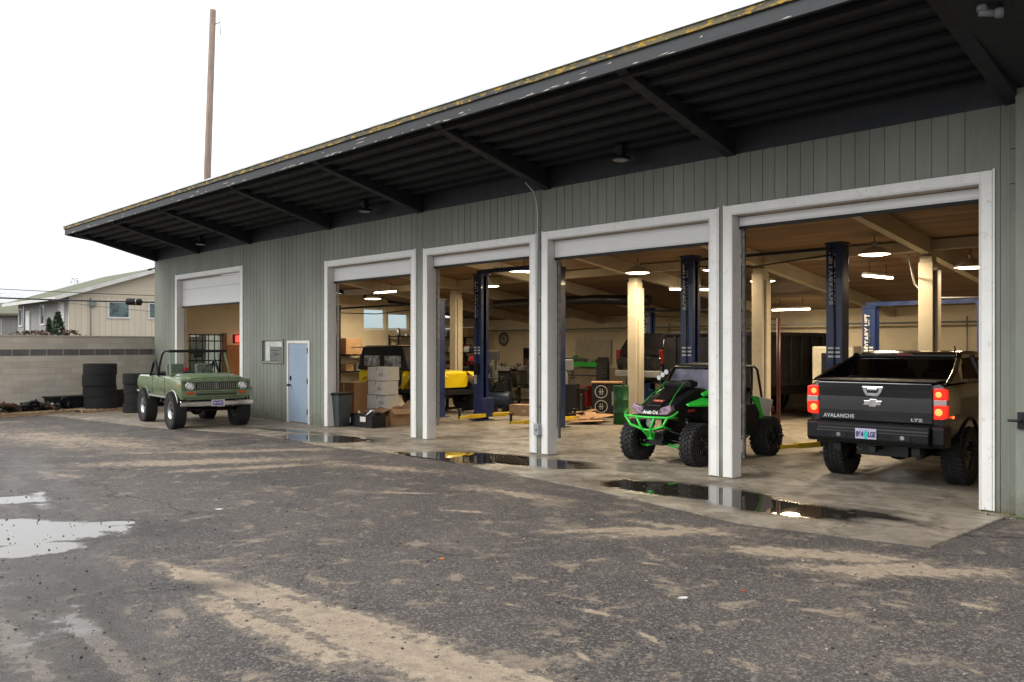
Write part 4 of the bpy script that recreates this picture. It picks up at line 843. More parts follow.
def arch(x, z, r, side, w0=.66, w1=1.2, n=28):
    g = G3(); g.cyl((x, side*w0, z), (x, side*w1, z), r, n=n); return g
def lip(x, z, r, side, y, a0=0, a1=180, t=.02):
    return [(x + r*math.cos(R(a)), side*y, z + r*math.sin(R(a))) for a in range(a0, a1+1, 12)]
# ------------------------------------------------------------------ black pickup, tail towards the yard
def pickup():
    T = thing('pickup_truck', 'black crew cab pickup truck backed into the nearest bay with its red tail lights lit', 'pickup truck', (-2.145,.80,0), R(94.5))
    P = TRUCKP; zb = .60
    secs = [section(.075,.90,.80,1.49,.0), section(.10,.965,.78,1.505,.004,.03), section(.30,.992,.72,1.515,.005), section(.9,1.0,zb,1.52,.005), section(2.0,1.0,zb,1.52,.005), section(2.9,1.0,zb,1.50,.01),
            section(3.7,1.0,zb,1.42,.04), section(4.9,.99,.62,1.34,.06), section(5.35,.96,.66,1.25,.05), section(5.50,.90,.72,1.12,.02)]
    g = G3(); g.loft(secs); body = g.build('body', P, T)
    cut(body, [arch(1.12,.47,.50,1), arch(1.12,.47,.50,-1), arch(4.62,.47,.50,1), arch(4.62,.47,.50,-1)]); smooth_angle(body, 32)
    for s in (1,-1):
        for x in (1.12, 4.62):
            g = G3(); g.tube(lip(x,.47,.515,s,1.0,-10,190), .022, 6); g.build('wheel_arch_trim', BLACKP, T)
    # bed lid, tailgate
    g = G3(); g.prism([(.02,1.522),(1.15,1.530),(1.15,1.550),(.6,1.552),(.10,1.550),(.01,1.535)], -.86, .86, 'XZ'); g.build('bed_cover', BLACKP, T, bevel=.012)
    g = G3(); g.prism([(.072,.93),(.030,.95),(.022,1.10),(.028,1.30),(.010,1.42),(-.012,1.50),(.0,1.518),(.072,1.518)], -.805, .805, 'XZ')
    tg = g.build('tailgate', P, T, bevel=.008)
    g = G3(); g.box(.012,.022,-.745,.745,1.385,1.39); g.box(.018,.0215,-.74,.74,1.035,1.04); g.build('crease', BLACKM, tg)
    # chrome handle shield, emblem and lettering on the tailgate
    g = G3(); g.prism([(-.155,1.455),(.155,1.455),(.125,1.37),(.085,1.315),(-.085,1.315),(-.125,1.37)], -.012, .018, 'YZ'); h = g.build('handle_surround', CHROME, T, bevel=.01)
    g = G3(); g.prism([(-.095,1.425),(.095,1.425),(.07,1.36),(-.07,1.36)], -.018, -.0125, 'YZ'); g.k=1; g.box(-.03,-.0185,-.07,.07,1.40,1.425); g.build('handle', [BLACKM, CHROME], h, bevel=.003)
    g = G3(); bt = [(-.115,.0),(-.13,.032),(-.045,.032),(-.045,.055),(.055,.055),(.05,.032),(.13,.032),(.115,-.0),(.13-.02,-.032),(.045,-.032),(.045,-.055),(-.055,-.055),(-.05,-.032),(-.14,-.032)]
    g.prism([(-u, 1.215+v) for u, v in bt], .004, .026, 'YZ'); g.build('bowtie_emblem', CHROME, T, bevel=.004)
    text_mesh('lettering', 'AVALANCHE', .075, SILVERL, T, MTX((0,-1,0),(0,0,1),(-1,0,0), .020, .50, 1.005), .004, .003, 1.15, width=.46)
    text_mesh('lettering', 'LTZ', .055, SILVERL, T, MTX((0,-1,0),(0,0,1),(-1,0,0), .020, -.60, .995), .004, .002, width=.16)
    # tail lamps: red, clear, red
    LR = mat('tail_lamp_lit', (.7,.02,.01), .15, emis=(1,.025,.008), estr=.55, var=.3, scale=20); LRI = mat('tail_lamp_bulb', (.8,.1,.03), .2, emis=(1,.13,.03), estr=3.2); LW = mat('reverse_lens', (.45,.38,.38), .15)
    for s in (1,-1):
        g = G3(); 
        g.k = 0; g.prism([(s*.82,1.445),(s*.93,1.45),(s*.985,1.43),(s*.99,1.29),(s*.82,1.29)], .028, .13, 'YZ')
        g.k = 2; g.prism([(s*.82,1.289),(s*.99,1.289),(s*.992,1.215),(s*.82,1.215)], .026, .13, 'YZ')
        g.k = 0; g.prism([(s*.82,1.214),(s*.992,1.214),(s*.985,1.04),(s*.93,1.02),(s*.82,1.02)], .028, .14, 'YZ')
        g.k = 1; g.lathe([(.001,0),(.045,0),(.035,-.01),(.001,-.014)], (.027,s*.885,1.365), 'X', 16); g.lathe([(.001,0),(.055,0),(.04,-.01),(.001,-.014)], (.027,s*.885,1.12), 'X', 16)
        g.build('tail_lamp', [LR, LRI, LW], T, bevel=.012)
        g = G3(); g.cbox((.30, s*1.0, 1.04), (.07,.012,.035)); g.build('side_marker', mat('marker_lit', (.6,.1,.02), .3, emis=(1,.12,.03), estr=2.0), T, bevel=.004)
    # bumper with step pad, plate recess
    g = G3(); g.prism([(.10,.60),(-.06,.62),(-.115,.68),(-.12,.80),(-.085,.835),(-.085,.90),(.02,.925),(.10,.925)], -.80, .80, 'XZ'); g.prism([(.30,.60),(.02,.62),(-.02,.68),(-.02,.90),(.02,.925),(.30,.925)], .801, .975, 'XZ'); g.prism([(.30,.60),(.02,.62),(-.02,.68),(-.02,.90),(.02,.925),(.30,.925)], -.975, -.801, 'XZ')
    bp = g.build('bumper', mat('bumper_black', (.006,.006,.007), .5, spec=.3), T, bevel=.02, seg=3)
    g = G3(); g.box(-.128,-.118,-.56,-.34,.70,.79); g.box(-.128,-.118,.34,.56,.70,.79); g.k=1; g.cyl((-.13,-.45,.745),(-.118,-.45,.745),.03); g.cyl((-.13,.45,.745),(-.118,.45,.745),.03); g.build('step_inserts', [BLACKP, STEEL], bp)
    g = G3(); g.box(-.138,-.124,-.10,.20,.70,.85); pl = g.build('licence_plate', mat('plate_lilac', (.46,.44,.62), .4, var=.1), T, bevel=.004)
    g = G3(); g.prism([(.02,.70),(.075,.70),(.062,.74),(.095,.74),(.047,.845),(.0,.74),(.035,.74)], -.1415, -.1382, 'YZ'); g.build('plate_tree', mat('plate_teal', (.02,.42,.36), .4), pl)
    text_mesh('plate_number', '864', .105, mat('plate_ink', (.03,.03,.12), .4), pl, MTX((0,-1,0),(0,0,1),(-1,0,0), -.1405, .135, .765), .002, .004, width=.105)
    text_mesh('plate_number', 'LGE', .105, MATS['plate_ink'], pl, MTX((0,-1,0),(0,0,1),(-1,0,0), -.1405, -.035, .765), .002, .004, width=.105)
    # underbody
    g = G3(); g.box(-.02,.10,-.045,.045,.50,.58); g.box(.0,.5,-.03,.03,.52,.57); g.tube([(-.02,.12,.56),(-.03,.17,.52),(-.02,.22,.56)],.012); g.build('tow_hitch', BLACKM, T, bevel=.004)
    g = G3(); g.box(.1,5.2,-.62,-.5,.48,.60); g.box(.1,5.2,.5,.62,.48,.60); g.cyl((1.12,-.75,.44),(1.12,.75,.44),.05); g.ball((1.12,0,.44),.16,(1,1.2,1)); g.box(.3,.9,-.4,.35,.42,.60); g.cyl((.25,-.55,.46),(1.0,-.55,.48),.05); g.cyl((1.3,0,.46),(3.2,0,.55),.04); g.cyl((4.62,-.75,.44),(4.62,.75,.44),.05); g.box(.8,4.6,-.5,.5,.50,.61)
    g.build('underbody', BLACKM, T, bevel=.01)
    g = G3(); g.cyl((.12,-.60,.50),(.40,-.60,.52),.032,n=16); g.build('exhaust_tip', BLACKM, T)
    for s in (1,-1):
        for x in (1.12, 4.62): wheel(T, (x, s*.87, .425), .425, .30, .235, 'spoke', s, .013)
    # cab: pillars, roof, tinted panes
    cab = G3(); zr = 1.955
    cab.loft([[(2.40,.62,1.90),(2.40,-.62,1.90),(2.34,-.70,1.875),(2.34,.70,1.875)],[(2.50,.70,zr-.012),(2.50,-.70,zr-.012),(2.36,-.78,1.865),(2.36,.78,1.865)],
              [(3.0,.70,zr+.015),(3.0,-.70,zr+.015),(3.0,-.79,1.88),(3.0,.79,1.88)],[(3.75,.68,zr),(3.75,-.68,zr),(3.8,-.77,1.87),(3.8,.77,1.87)],[(3.98,.64,zr-.05),(3.98,-.64,zr-.05),(4.02,-.70,zr-.09),(4.02,.70,zr-.09)]])
    cab.build('roof', P, T, bevel=.02, seg=3)
    g = G3()
    for s in (1,-1):
        g.beam((2.06,s*.90,1.50),(2.40,s*.755,1.90),.07,.10,(0,0,1)); g.beam((3.05,s*.92,1.50),(3.05,s*.775,1.90),.05,.09,(1,0,0)); g.beam((4.65,s*.86,1.40),(3.98,s*.70,1.89),.06,.08); g.beam((2.0,s*.91,1.52),(4.4,s*.90,1.47),.05,.07)
        g.beam((2.38,s*.765,1.885),(4.0,s*.735,1.885),.05,.06)
        # sail panel sloping from the roof to the bed rail
        g.loft([[(1.10,s*.93,1.515),(1.10,s*.985,1.515),(1.16,s*.985,1.53),(1.16,s*.93,1.53)],[(1.75,s*.86,1.515),(1.75,s*.985,1.515),(1.72,s*.93,1.70),(1.72,s*.86,1.70)],[(2.1,s*.85,1.515),(2.1,s*.97,1.515),(2.38,s*.80,1.90),(2.38,s*.74,1.90)]], smooth=False)
    g.box(2.02,2.10,-.86,.86,1.50,1.55); g.beam((2.40,-.72,1.885),(2.40,.72,1.885),.06,.05)
    g.build('cab_pillars', P, T, bevel=.012)
    g = G3(); g.poly([(2.085,.83,1.545),(2.385,.70,1.87),(2.385,-.70,1.87),(2.085,-.83,1.545)]); g.build('rear_window', DARKGLASS, T)
    g = G3(); g.poly([(4.60,.80,1.44),(4.03,.66,1.86),(4.03,-.66,1.86),(4.60,-.80,1.44)]); g.build('windscreen', DARKGLASS, T)
    for s in (1,-1):
        g = G3(); g.poly([(2.22,s*.895,1.555),(3.0,s*.905,1.545),(3.0,s*.785,1.86),(2.46,s*.785,1.86)]); g.poly([(3.1,s*.905,1.545),(4.4,s*.88,1.50),(4.0,s*.745,1.85),(3.1,s*.785,1.86)]); g.build('side_window', DARKGLASS, T)
        g = G3(); g.prism([(1.86,1.56),(2.16,1.56),(2.24,1.78)], *sorted((s*.938,s*.96)), 'XZ'); 
        for v in g.bm.verts: v.co.y -= s*(v.co.z-1.56)*.42 - s*.006
        g.build('sail_window', mat('gloss_black_glass', (.01,.01,.012), .06), T, bevel=.005)
        g = G3(); g.cbox((3.95, s*1.08, 1.50), (.12,.22,.18)); g.beam((3.95,s*.92,1.46),(3.95,s*1.0,1.48),.05,.05); g.build('wing_mirror', BLACKP, T, bevel=.025)
        g = G3(); g.cbox((2.75,s*1.003,1.33),(.22,.03,.035)); g.cbox((3.75,s*1.003,1.33),(.22,.03,.035)); g.build('door_handle', P, T, bevel=.01)
        g = G3(); g.box(2.05,3.98,*sorted((s*.94,s*1.06)),.50,.56); g.build('side_step', BLACKP, T, bevel=.015)
    for x, y in ((3.3,.38),(3.3,-.38),(2.65,.4),(2.65,-.4)):
        g = G3(); g.cbox((x,y,1.35),(.14,.46,.62),ry=-.18); g.cbox((x-.07,y,1.74),(.09,.26,.17),ry=-.18); g.build('seat', mat('seat_grey', (.10,.10,.10), .7), T, bevel=.04)
    g = G3(); g.box(.078,.09,-.12,.12,1.90,1.93); g.bm.free()
    g = G3(); g.cbox((2.355,0,1.905),(.02,.22,.02)); g.build('brake_lamp', RED, T)
    g = G3(); g.cyl((3.0,-.55,1.96),(2.97,-.55,2.04),.012,n=8); g.build('antenna', BLACKM, T)
    for o in kids(T):
        if o.name.split('.')[0] in ('roof','cab_pillars','rear_window','windscreen','side_window','sail_window','wing_mirror','door_handle','side_step','seat','brake_lamp','antenna'): o.location.x -= .95
    return T
pickup()
# exhaust puff behind the right rear wheel
def puff():
    m = bpy.data.materials.new('exhaust_vapour'); m.use_nodes = True; nt = NT(m); nt.n.remove(nt.n['Principled BSDF'])
    pv = nt.new('ShaderNodeVolumePrincipled'); pv.inputs['Color'].default_value = (.8,.8,.8,1)
    tc = nt.new('ShaderNodeTexCoord'); ln = nt.new('ShaderNodeVectorMath', operation='LENGTH'); nt.link(tc.outputs['Object'], ln.inputs[0]); n = nt.noise(tc.outputs['Object'], 2.2, 3)
    d = nt.math('MULTIPLY', nt.ramp(ln.outputs['Value'], .2, 1.0, 1, 0), nt.math('MULTIPLY', nt.ramp(n, .4, .7), 1.1)); nt.link(d, pv.inputs['Density']); nt.link(pv.outputs[0], nt.n['Material Output'].inputs['Volume'])
    g = G3(); g.ball((0,0,0), 1, sub=3); o = g.build('exhaust_smoke', m, loc=(-1.75,.62,.22)); o.scale = (.42,.38,.2); tag(o, 'faint puff of exhaust vapour low behind the black pickup', 'exhaust smoke', kind='stuff')
puff()
# ------------------------------------------------------------------ sage green open-top off-roader
def scout():
    T = thing('convertible_offroader', 'sage green vintage open top off road vehicle with wide tyres and chrome bumper', 'off-roader', (-17.95,-2.12,-.018), R(-6))
    P = SCOUTP; zb = .70
    # tub: long boxy sides
    secs = [section(-3.42,.80,.80,1.22,0,.05), section(-3.36,.855,.76,1.265,0,.05), section(-2.6,.875,zb,1.275,0,.05), section(-.62,.88,zb,1.275,0,.05)]
    g = G3(); g.loft(secs); tub = g.build('body', P, T)
    c = G3(); c.box(-3.28,-.70,-.79,.79,.86,1.6); cut(tub, [c, arch(-2.54,.47,.475,1,.6), arch(-2.54,.47,.475,-1,.6)]); smooth_angle(tub, 32)
    g = G3(); g.loft([section(-.619,.88,zb,1.275,.055,.05), section(-.5,.88,zb,1.28,.065,.05), section(.30,.875,zb,1.262,.055,.05), section(.56,.865,.72,1.245,.04,.05), section(.62,.845,.74,1.215,.02,.05)])
    fr = g.build('front_body', P, T); cut(fr, [arch(0,.47,.475,1,.55), arch(0,.47,.475,-1,.55)]); smooth_angle(fr, 32)
    # bonnet panel raised, cowl
    g = G3(); g.loft([[(-.45,-.70,1.30),(-.45,.70,1.30),(-.45,.62,1.352),(-.45,0,1.372),(-.45,-.62,1.352)],[(.50,-.69,1.27),(.50,.69,1.27),(.50,.60,1.322),(.50,0,1.34),(.50,-.60,1.322)],[(.60,-.66,1.24),(.60,.66,1.24),(.60,.57,1.275),(.60,0,1.29),(.60,-.57,1.275)]]); hd = g.build('bonnet', P, T, bevel=.012); smooth_angle(hd, 30)
    # nose panel: frame round a dark grille recess
    g = G3(); X = .622
    g.box(X,X+.045,-.86,.86,1.165,1.235); g.box(X,X+.045,-.86,.86,.80,.985); g.box(X,X+.045,-.86,-.815,.986,1.164); g.box(X,X+.045,.815,.86,.986,1.164)
    g.box(X,X+.028,-.8149,-.50,.986,1.164); g.box(X,X+.028,.50,.8149,.986,1.164)
    g.build('nose_panel', P, T, bevel=.012)
    g = G3(); g.box(X,X+.012,-.499,.499,.987,1.163); g.k=1
    for s in (1,-1):
        for i in range(9): y = s*(.055+i*.049); g.box(X+.012,X+.036,y-.010,y+.010,.995,1.155)
        g.k=1; g.box(X+.0121,X+.037,*sorted((s*.028,s*.036)),.99,1.16)
    g.box(X+.013,X+.038,-.022,.022,.988,1.162); g.box(X+.013,X+.03,-.49,.49,1.156,1.163); g.box(X+.013,X+.03,-.49,.49,.987,.994)
    g.build('grille', [BLACKM, mat('grille_bar', (.20,.21,.18), .4, metal=.3)], T)
    g = G3(); g.box(X+.0455,X+.05,.30,.47,1.02,1.04); g.bm.free()
    g = G3(); g.tube([(X+.047,-.79,.985),(X+.047,.79,.985),(X+.047,.79,1.165),(X+.047,-.79,1.165)], .008, 6, closed=True); g.tube([(X+.047,-.52,.93),(X+.047,.52,.93)], .007, 6); g.box(X+.0455,X+.048,-.50,.50,.835,.90); g.build('nose_shade_outline', mat('shadow_gap_paint', (.03,.04,.022), .6), T)  # dark raised outline and strips paint in the shade of a nose recess
    HL = mat('headlamp_glass', (.75,.77,.76), .08, var=.15, scale=30)
    for s in (1,-1):
        g = G3(); g.lathe([(.085,0),(.105,0),(.108,.03),(.092,.04),(.085,.03)], (X+.028,s*.655,1.075), 'X', 28); hl = g.build('headlight', CHROME, T)
        g = G3(); g.lathe([(.001,.035),(.05,.032),(.084,.018),(.084,.0),(.001,.0)], (X+.029,s*.655,1.075), 'X', 24); g.build('lens', HL, hl)
        g = G3(); g.cbox((X+.052,s*.64,.905),(.02,.20,.052)); g.build('indicator', mat('indicator_red_orange', (.55,.06,.02), .2), T, bevel=.008)
        g = G3(); g.cbox((.48,s*.872,1.10),(.11,.02,.05)); g.build('side_marker', mat('marker_amber', (.6,.25,.04), .25), T, bevel=.006)
    # bumper and plate
    g = G3(); g.prism([(.70,.585),(.745,.58),(.765,.60),(.765,.70),(.745,.72),(.70,.715)], -.90, .90, 'XZ'); g.box(.62,.70,-.5,-.42,.6,.69); g.box(.62,.70,.42,.5,.6,.69); g.build('bumper', CHROME, T, bevel=.012, seg=3)
    g = G3(); g.box(.768,.778,-.16,.17,.575,.735); pl = g.build('licence_plate', mat('plate_pale', (.55,.52,.58), .4), T, bevel=.02)
    g = G3(); g.box(.7785,.781,-.12,.13,.60,.71); g.build('plate_panel', mat('plate_purple', (.09,.07,.30), .4, var=.3, scale=20), pl)
    text_mesh('plate_number', 'IN 46256', .07, LETTER, pl, MTX((0,1,0),(0,0,1),(1,0,0), .782, .005, .655), .001, .002, width=.22)
    for s in (1,-1):   # sill trim and arch lips
        g = G3(); g.box(-2.06,-.48,*sorted((s*.862,s*.893)),.735,.79); g.box(-3.36,-3.0,*sorted((s*.83,s*.872)),.80,.85); g.build('sill_trim', TRIMSIDE, T, bevel=.008)
        for x in (0,-2.54):
            g = G3(); g.tube(lip(x,.47,.485,s,.875,22,158), .014, 6); g.build('wheel_arch_lip', TRIMSIDE if x == 0 else P, T)
        g = G3(); g.cbox((-1.62,s*.884,1.12),(.12,.02,.03)); g.build('door_handle', CHROME, T, bevel=.006)
        g = G3(); g.box(-1.75,-1.745,*sorted((s*.874,s*.8825)),.80,1.25); g.box(-.66,-.655,*sorted((s*.874,s*.8835)),.80,1.25); g.build('door_seam', BLACKM, T)
        for x in (0,-2.54): wheel(T, (x, s*.80, .455), .455, .29, .215, 'slot', s, .014)
        g = G3(); g.cyl((.0,s*.80,1.46),(0,s*.80,1.46+.001),.001); g.bm.free()
        g = G3(); g.lathe([(.001,-.0),(.075,.0),(.08,.02),(.05,.05),(.001,.055)], (-.52,s*1.03,1.42), 'X', 18); g.tube([(-.6,s*.86,1.27),(-.56,s*.95,1.36),(-.52,s*1.03,1.42)], .008); g.bm.free()
    # windscreen
    g = G3(); A, B = (-.55, 1.33), (-.80, 1.90)
    for s in (1,-1): g.beam((A[0],s*.76,A[1]-.03),(B[0],s*.70,B[1]),.05,.05)
    g.beam((A[0]-.01,-.76,A[1]+.0),(A[0]-.01,.76,A[1]+.0),.05,.06); g.k=1; g.beam((B[0],-.74,B[1]+.025),(B[0],.74,B[1]+.025),.08,.07); g.build('windscreen_frame', [P, BLACKP], T, bevel=.012)
    g = G3(); g.poly([(A[0],.74,A[1]+.03),(B[0],.68,B[1]-.01),(B[0],-.68,B[1]-.01),(A[0],-.74,A[1]+.03)]); g.build('windscreen', CLEARG, T)
    g = G3(); g.tube([(A[0]+.02,.35,A[1]+.04),(A[0]-.03,.05,A[1]+.12)], .007); g.tube([(A[0]+.02,-.25,A[1]+.04),(A[0]-.03,-.55,A[1]+.12)], .007); g.build('wipers', BLACKM, T)
    g = G3(); g.cbox((-.80,0,1.80),(.03,.24,.07)); g.build('interior_mirror', BLACKM, T, bevel=.01)
    # folded soft-top bows / roll hoops
    for s in (1,-1):
        g = G3(); g.tube([(B[0],s*.72,1.925),(-1.10,s*.74,1.93),(-1.28,s*.76,1.85),(-1.42,s*.79,1.55),(-1.48,s*.80,1.26)], .026); g.tube([(-1.46,s*.79,1.30),(-1.85,s*.79,1.68),(-1.98,s*.79,1.60),(-2.25,s*.80,1.26)], .03); g.build('roll_bar', BLACKP, T)
    g = G3(); g.tube([(-1.87,-.79,1.68),(-1.87,.79,1.68)], .03); g.bm.free(); g = G3(); g.cbox((-2.15,0,1.30),(.5,1.5,.12),ry=.05); g.build('folded_top', BLACKP, T, bevel=.04)
    SG = mat('seat_dull_green', (.16,.17,.13), .7)
    for y in (.38,-.38):
        g = G3(); g.cbox((-1.25,y,1.12),(.5,.5,.16)); g.cbox((-1.48,y,1.36),(.14,.46,.46),ry=-.15); g.build('seat', SG, T, bevel=.05)
    g = G3(); g.tube([(-.92+.03*math.sin(a),.38+.20*math.cos(a),1.38+.19*math.sin(a)) for a in [i*math.pi/8 for i in range(16)]], .014, closed=True); g.cyl((-.92,.38,1.38),(-.70,.38,1.25),.025); g.build('steering_wheel', BLACKM, T)
    g = G3(); g.box(-.69,-.621,-.78,.78,1.0,1.30); g.build('dashboard', P, T, bevel=.02)
    g = G3(); g.cbox((-3.0,.35,1.33),(.16,.12,.24)); g.build('tail_light', mat('red_lens', (.6,.03,.03), .2), T, bevel=.02); 
    g = G3(); g.cbox((-3.445,.70,1.02),(.03,.09,.2)); g.cbox((-3.445,-.70,1.02),(.03,.09,.2)); g.build('rear_lamps', RED, T, bevel=.01)
    # running gear
    g = G3()
    for s in (1,-1): g.box(-3.35,.66,*sorted((s*.34,s*.42)),.58,.70)
    for x, dy in ((0,-.28),(-2.54,0)):
        g.cyl((x,-.78,.455),(x,.78,.455),.045); g.ball((x,dy,.455),.14,(1,1.1,1))
        for s in (1,-1):
            g.tube([(x-.5,s*.5,.66),(x-.25,s*.5,.53),(x,s*.5,.50),(x+.25,s*.5,.53),(x+.5,s*.5,.66)], .028); g.cyl((x+.12,s*.55,.42),(x+.05,s*.52,.85),.03)
    g.cyl((.25,-.6,.48),(.25,.6,.46),.02); g.box(-1.9,-.5,-.25,.25,.50,.68); g.cyl((-2.9,-.3,.58),(-1.6,-.3,.55),.05); g.box(.05,.55,-.3,.3,.60,.85)
    g.build('underbody', BLACKM, T, bevel=.008)
scout()
# ------------------------------------------------------------------ black and green side-by-side buggy, nose towards the yard
def buggy():
    T = thing('offroad_buggy', 'black and lime green two seat off road buggy with tube bumper and knobbly tyres', 'buggy', (-5.80,.80,0), R(270))
    K = BLACKP
    for x, ww in ((0,.27),(-2.22,.28)):
        for s in (1,-1): wheel(T, (x, s*.635, .355), .355, ww, .18, 'blade', s, .022)
    # suspension
    for s in (1,-1):
        g = G3(); 
        for z0, z1 in ((.42,.36),(.58,.46)): 
            g.tube([(.22,s*.20,z0),(0,s*.55,z1)], .016); g.tube([(-.22,s*.20,z0),(0,s*.55,z1)], .016)
        g.build('upper_control_arm', BLACKM, T)
        g = G3(); g.tube([(.20,s*.18,.34),(.05,s*.40,.27),(0,s*.58,.27)], .026); g.tube([(-.2,s*.18,.34),(-.03,s*.40,.27),(0,s*.58,.27)], .02); g.build('control_arm', GREENB, T)
        g = G3(); 
        for x, x2 in ((-.05,-.12),(-2.35,-2.2)):
            g.k=0; g.cyl((x,s*.48,.42),(x2,s*.28,.92),.022); g.k=1
            pts = []; 
            for i in range(60): t = i/59; a = t*2*math.pi*7; c = Vector((x,s*.48,.42)).lerp(Vector((x2,s*.28,.92)), .15+.7*t); pts.append(c+Vector((math.cos(a)*.042, math.sin(a)*.042, 0)))
            g.tube(pts, .007, 5)
        g.build('shock_absorber', [STEEL, mat('spring_dark', (.03,.03,.03), .4)], T)
        g = G3(); g.tube([(-2.22,s*.58,.36),(-1.9,s*.42,.40),(-1.2,s*.38,.40)], .032); g.cyl((-2.22,s*.18,.38),(-2.22,s*.55,.36),.02); g.build('trailing_arm', BLACKM, T)
    # chassis
    g = G3(); 
    for s in (1,-1):
        g.tube([(.42,s*.17,.40),(-.3,s*.22,.33),(-.6,s*.40,.32),(-1.8,s*.42,.32),(-2.55,s*.25,.42),(-2.7,s*.22,.80)], .024)
    g.box(-1.9,-.5,-.42,.42,.31,.34); g.box(-.4,.35,-.18,.18,.33,.55); g.cyl((0,-.5,.36),(0,.5,.36),.018); g.ball((.05,0,.44),.13); g.box(-2.5,-1.75,-.28,.28,.36,.80); g.cyl((-2.7,-.2,.8),(-2.7,.2,.8),.024); g.cyl((-2.72,-.1,.62),(-2.45,-.1,.62),.08)
    g.build('chassis', BLACKM, T, bevel=.01)
    # nose bodywork
    g = G3(); 
    g.loft([[(.42,.30,.78),(.42,-.30,.78),(.46,-.24,.94),(.46,.24,.94)],[(.30,.40,.78),(.30,-.40,.78),(.34,-.38,1.00),(.34,.38,1.00)],[(.0,.38,.80),(.0,-.38,.80),(.0,-.36,1.14),(.0,.36,1.14)],[(-.45,.43,.76),(-.45,-.43,.76),(-.45,-.38,1.30),(-.45,.38,1.30)],[(-.62,.52,.66),(-.62,-.52,.66),(-.60,-.50,1.26),(-.60,.50,1.26)]], smooth=False)
    g.build('nose', K, T, bevel=.03, seg=3)
    g = G3(); g.loft([[(.36,.15,1.0),(.36,-.15,1.0),(.36,-.13,1.02),(.36,.13,1.02)],[(-.40,.24,1.26),(-.40,-.24,1.26),(-.40,-.20,1.37),(-.40,.20,1.37)],[(-.52,.22,1.30),(-.52,-.22,1.30),(-.52,-.18,1.38),(-.52,.18,1.38)]], smooth=False); g.build('radiator_cover', BLACKM, T, bevel=.015)
    g = G3(); g.box(-.66,-.10,-.42,.0,1.28,1.40); g.box(-.6,-.15,-.40,-.02,1.401,1.45); g.bm.free()
    for x, z in ((.22,1.075),(-.20,1.235)):
        g = G3(); g.cbox((x+.01,0,z+.012),(.07,.20,.012),ry=.30); g.build('warning_sticker', mat('sticker_red', (.48,.06,.03), .4, var=.35, scale=30), T)
    text_mesh('lettering', 'Arctic Cat', .085, LETTER, T, MTX((0,1,0),(-.35,0,.93),(.93,0,.35), .468, 0, .90), .003, .004, width=.32)
    g = G3(); g.cbox((-.35,.62,.92),(.03,.20,.05)); g.bm.free()
    g = G3(); g.cbox((-.16,.402,.92),(.20,.012,.045)); g.build('side_sticker', mat('sticker_red', (.5,.05,.03), .4), T)
    for s in (1,-1):
        g = G3(); g.prism([(s*.14,.86),(s*.20,.98),(s*.40,1.04),(s*.43,.95),(s*.33,.87)], .34, .452, 'YZ')
        g.build('headlight', mat('headlamp_violet', (.30,.20,.27), .08, var=.4, scale=15), T, bevel=.012)
    # green tube bumper and hood braces
    g = G3(); r = .021; X = .60
    g.tube([(.40,.52,.93),(.52,.50,.86),(X,.45,.835),(X+.02,.0,.825),(X,-.45,.835),(.52,-.50,.86),(.40,-.52,.93)], r)
    g.tube([(X,.45,.835),(X-.02,.34,.68),(X-.03,.12,.62),(X-.06,.0,.60),(X-.03,-.12,.62),(X-.02,-.34,.68),(X,-.45,.835)], r)
    for s in (1,-1): g.tube([(X+.01,s*.19,.828),(X-.0,s*.10,.64),(X-.14,s*.03,.46)], r); g.tube([(X-.02,s*.34,.68),(.30,s*.30,.62)], r*.9); g.tube([(X-.01,s*.45,.835),(.28,s*.44,.82)], r*.9)
    g.k=0; g.prism([(-.05,.44),(.05,.44),(.08,.56),(-.08,.56)], X-.17, X-.12, 'YZ'); g.build('bull_bar', GREENB, T)
    g = G3(); g.cyl((.42,0,.72),(.50,0,.72),.07,n=18); g.build('winch', STEEL, T)
    g = G3()
    for s in (1,-1): g.tube([(.36,s*.30,1.00),(.08,s*.24,1.20),(-.22,s*.20,1.39),(-.40,s*.20,1.40)], .009)
    g.build('hood_brace', mat('mid_green_paint', (.02,.30,.04), .4), T)
    # luggage bag on the hood behind the brace
    g = G3(); g.cbox((-.42,-.02,1.36),(.22,.62,.10),ry=.1); g.cbox((-.40,.15,1.38),(.16,.2,.12)); g.build('hood_rack', BLACKP, T, bevel=.03)
    # fenders
    for s in (1,-1):
        g = G3(); g.loft([[(.05,s*.44,1.05),(.05,s*.50,1.03),(.05,s*.50,1.00),(.05,s*.44,1.02)],[(-.40,s*.45,1.14),(-.42,s*.72,1.03),(-.42,s*.72,.99),(-.40,s*.45,1.09)],[(-.80,s*.55,1.10),(-.80,s*.76,1.04),(-.80,s*.76,.99),(-.80,s*.55,1.05)],[(-1.20,s*.60,1.02),(-1.20,s*.76,1.0),(-1.20,s*.76,.94),(-1.20,s*.60,.96)]], smooth=False); g.build('fender_accent', GREENB, T, bevel=.008)
        g = G3(); g.loft([[(-.36,s*.46,1.22),(-.36,s*.52,1.19),(-.36,s*.52,1.16),(-.36,s*.46,1.18)],[(-.66,s*.46,1.30),(-.66,s*.62,1.25),(-.66,s*.62,1.17),(-.66,s*.46,1.22)]], smooth=False); g.build('hood_wing', GREENB, T, bevel=.01)
        # door panel
        g = G3(); g.prism([(-.75,.42),(-1.75,.42),(-1.9,.80),(-1.75,.98),(-.85,1.0)], *sorted((s*.66,s*.70)), 'XZ'); g.build('door', K, T, bevel=.01)
        # rear quarter: green and white blade
        g = G3(); g.prism([(-1.76,1.13),(-1.98,1.10),(-2.22,.60),(-2.10,.60)], *sorted((s*.585,s*.625)), 'XZ'); g.build('rear_panel_green', GREENB, T, bevel=.006)
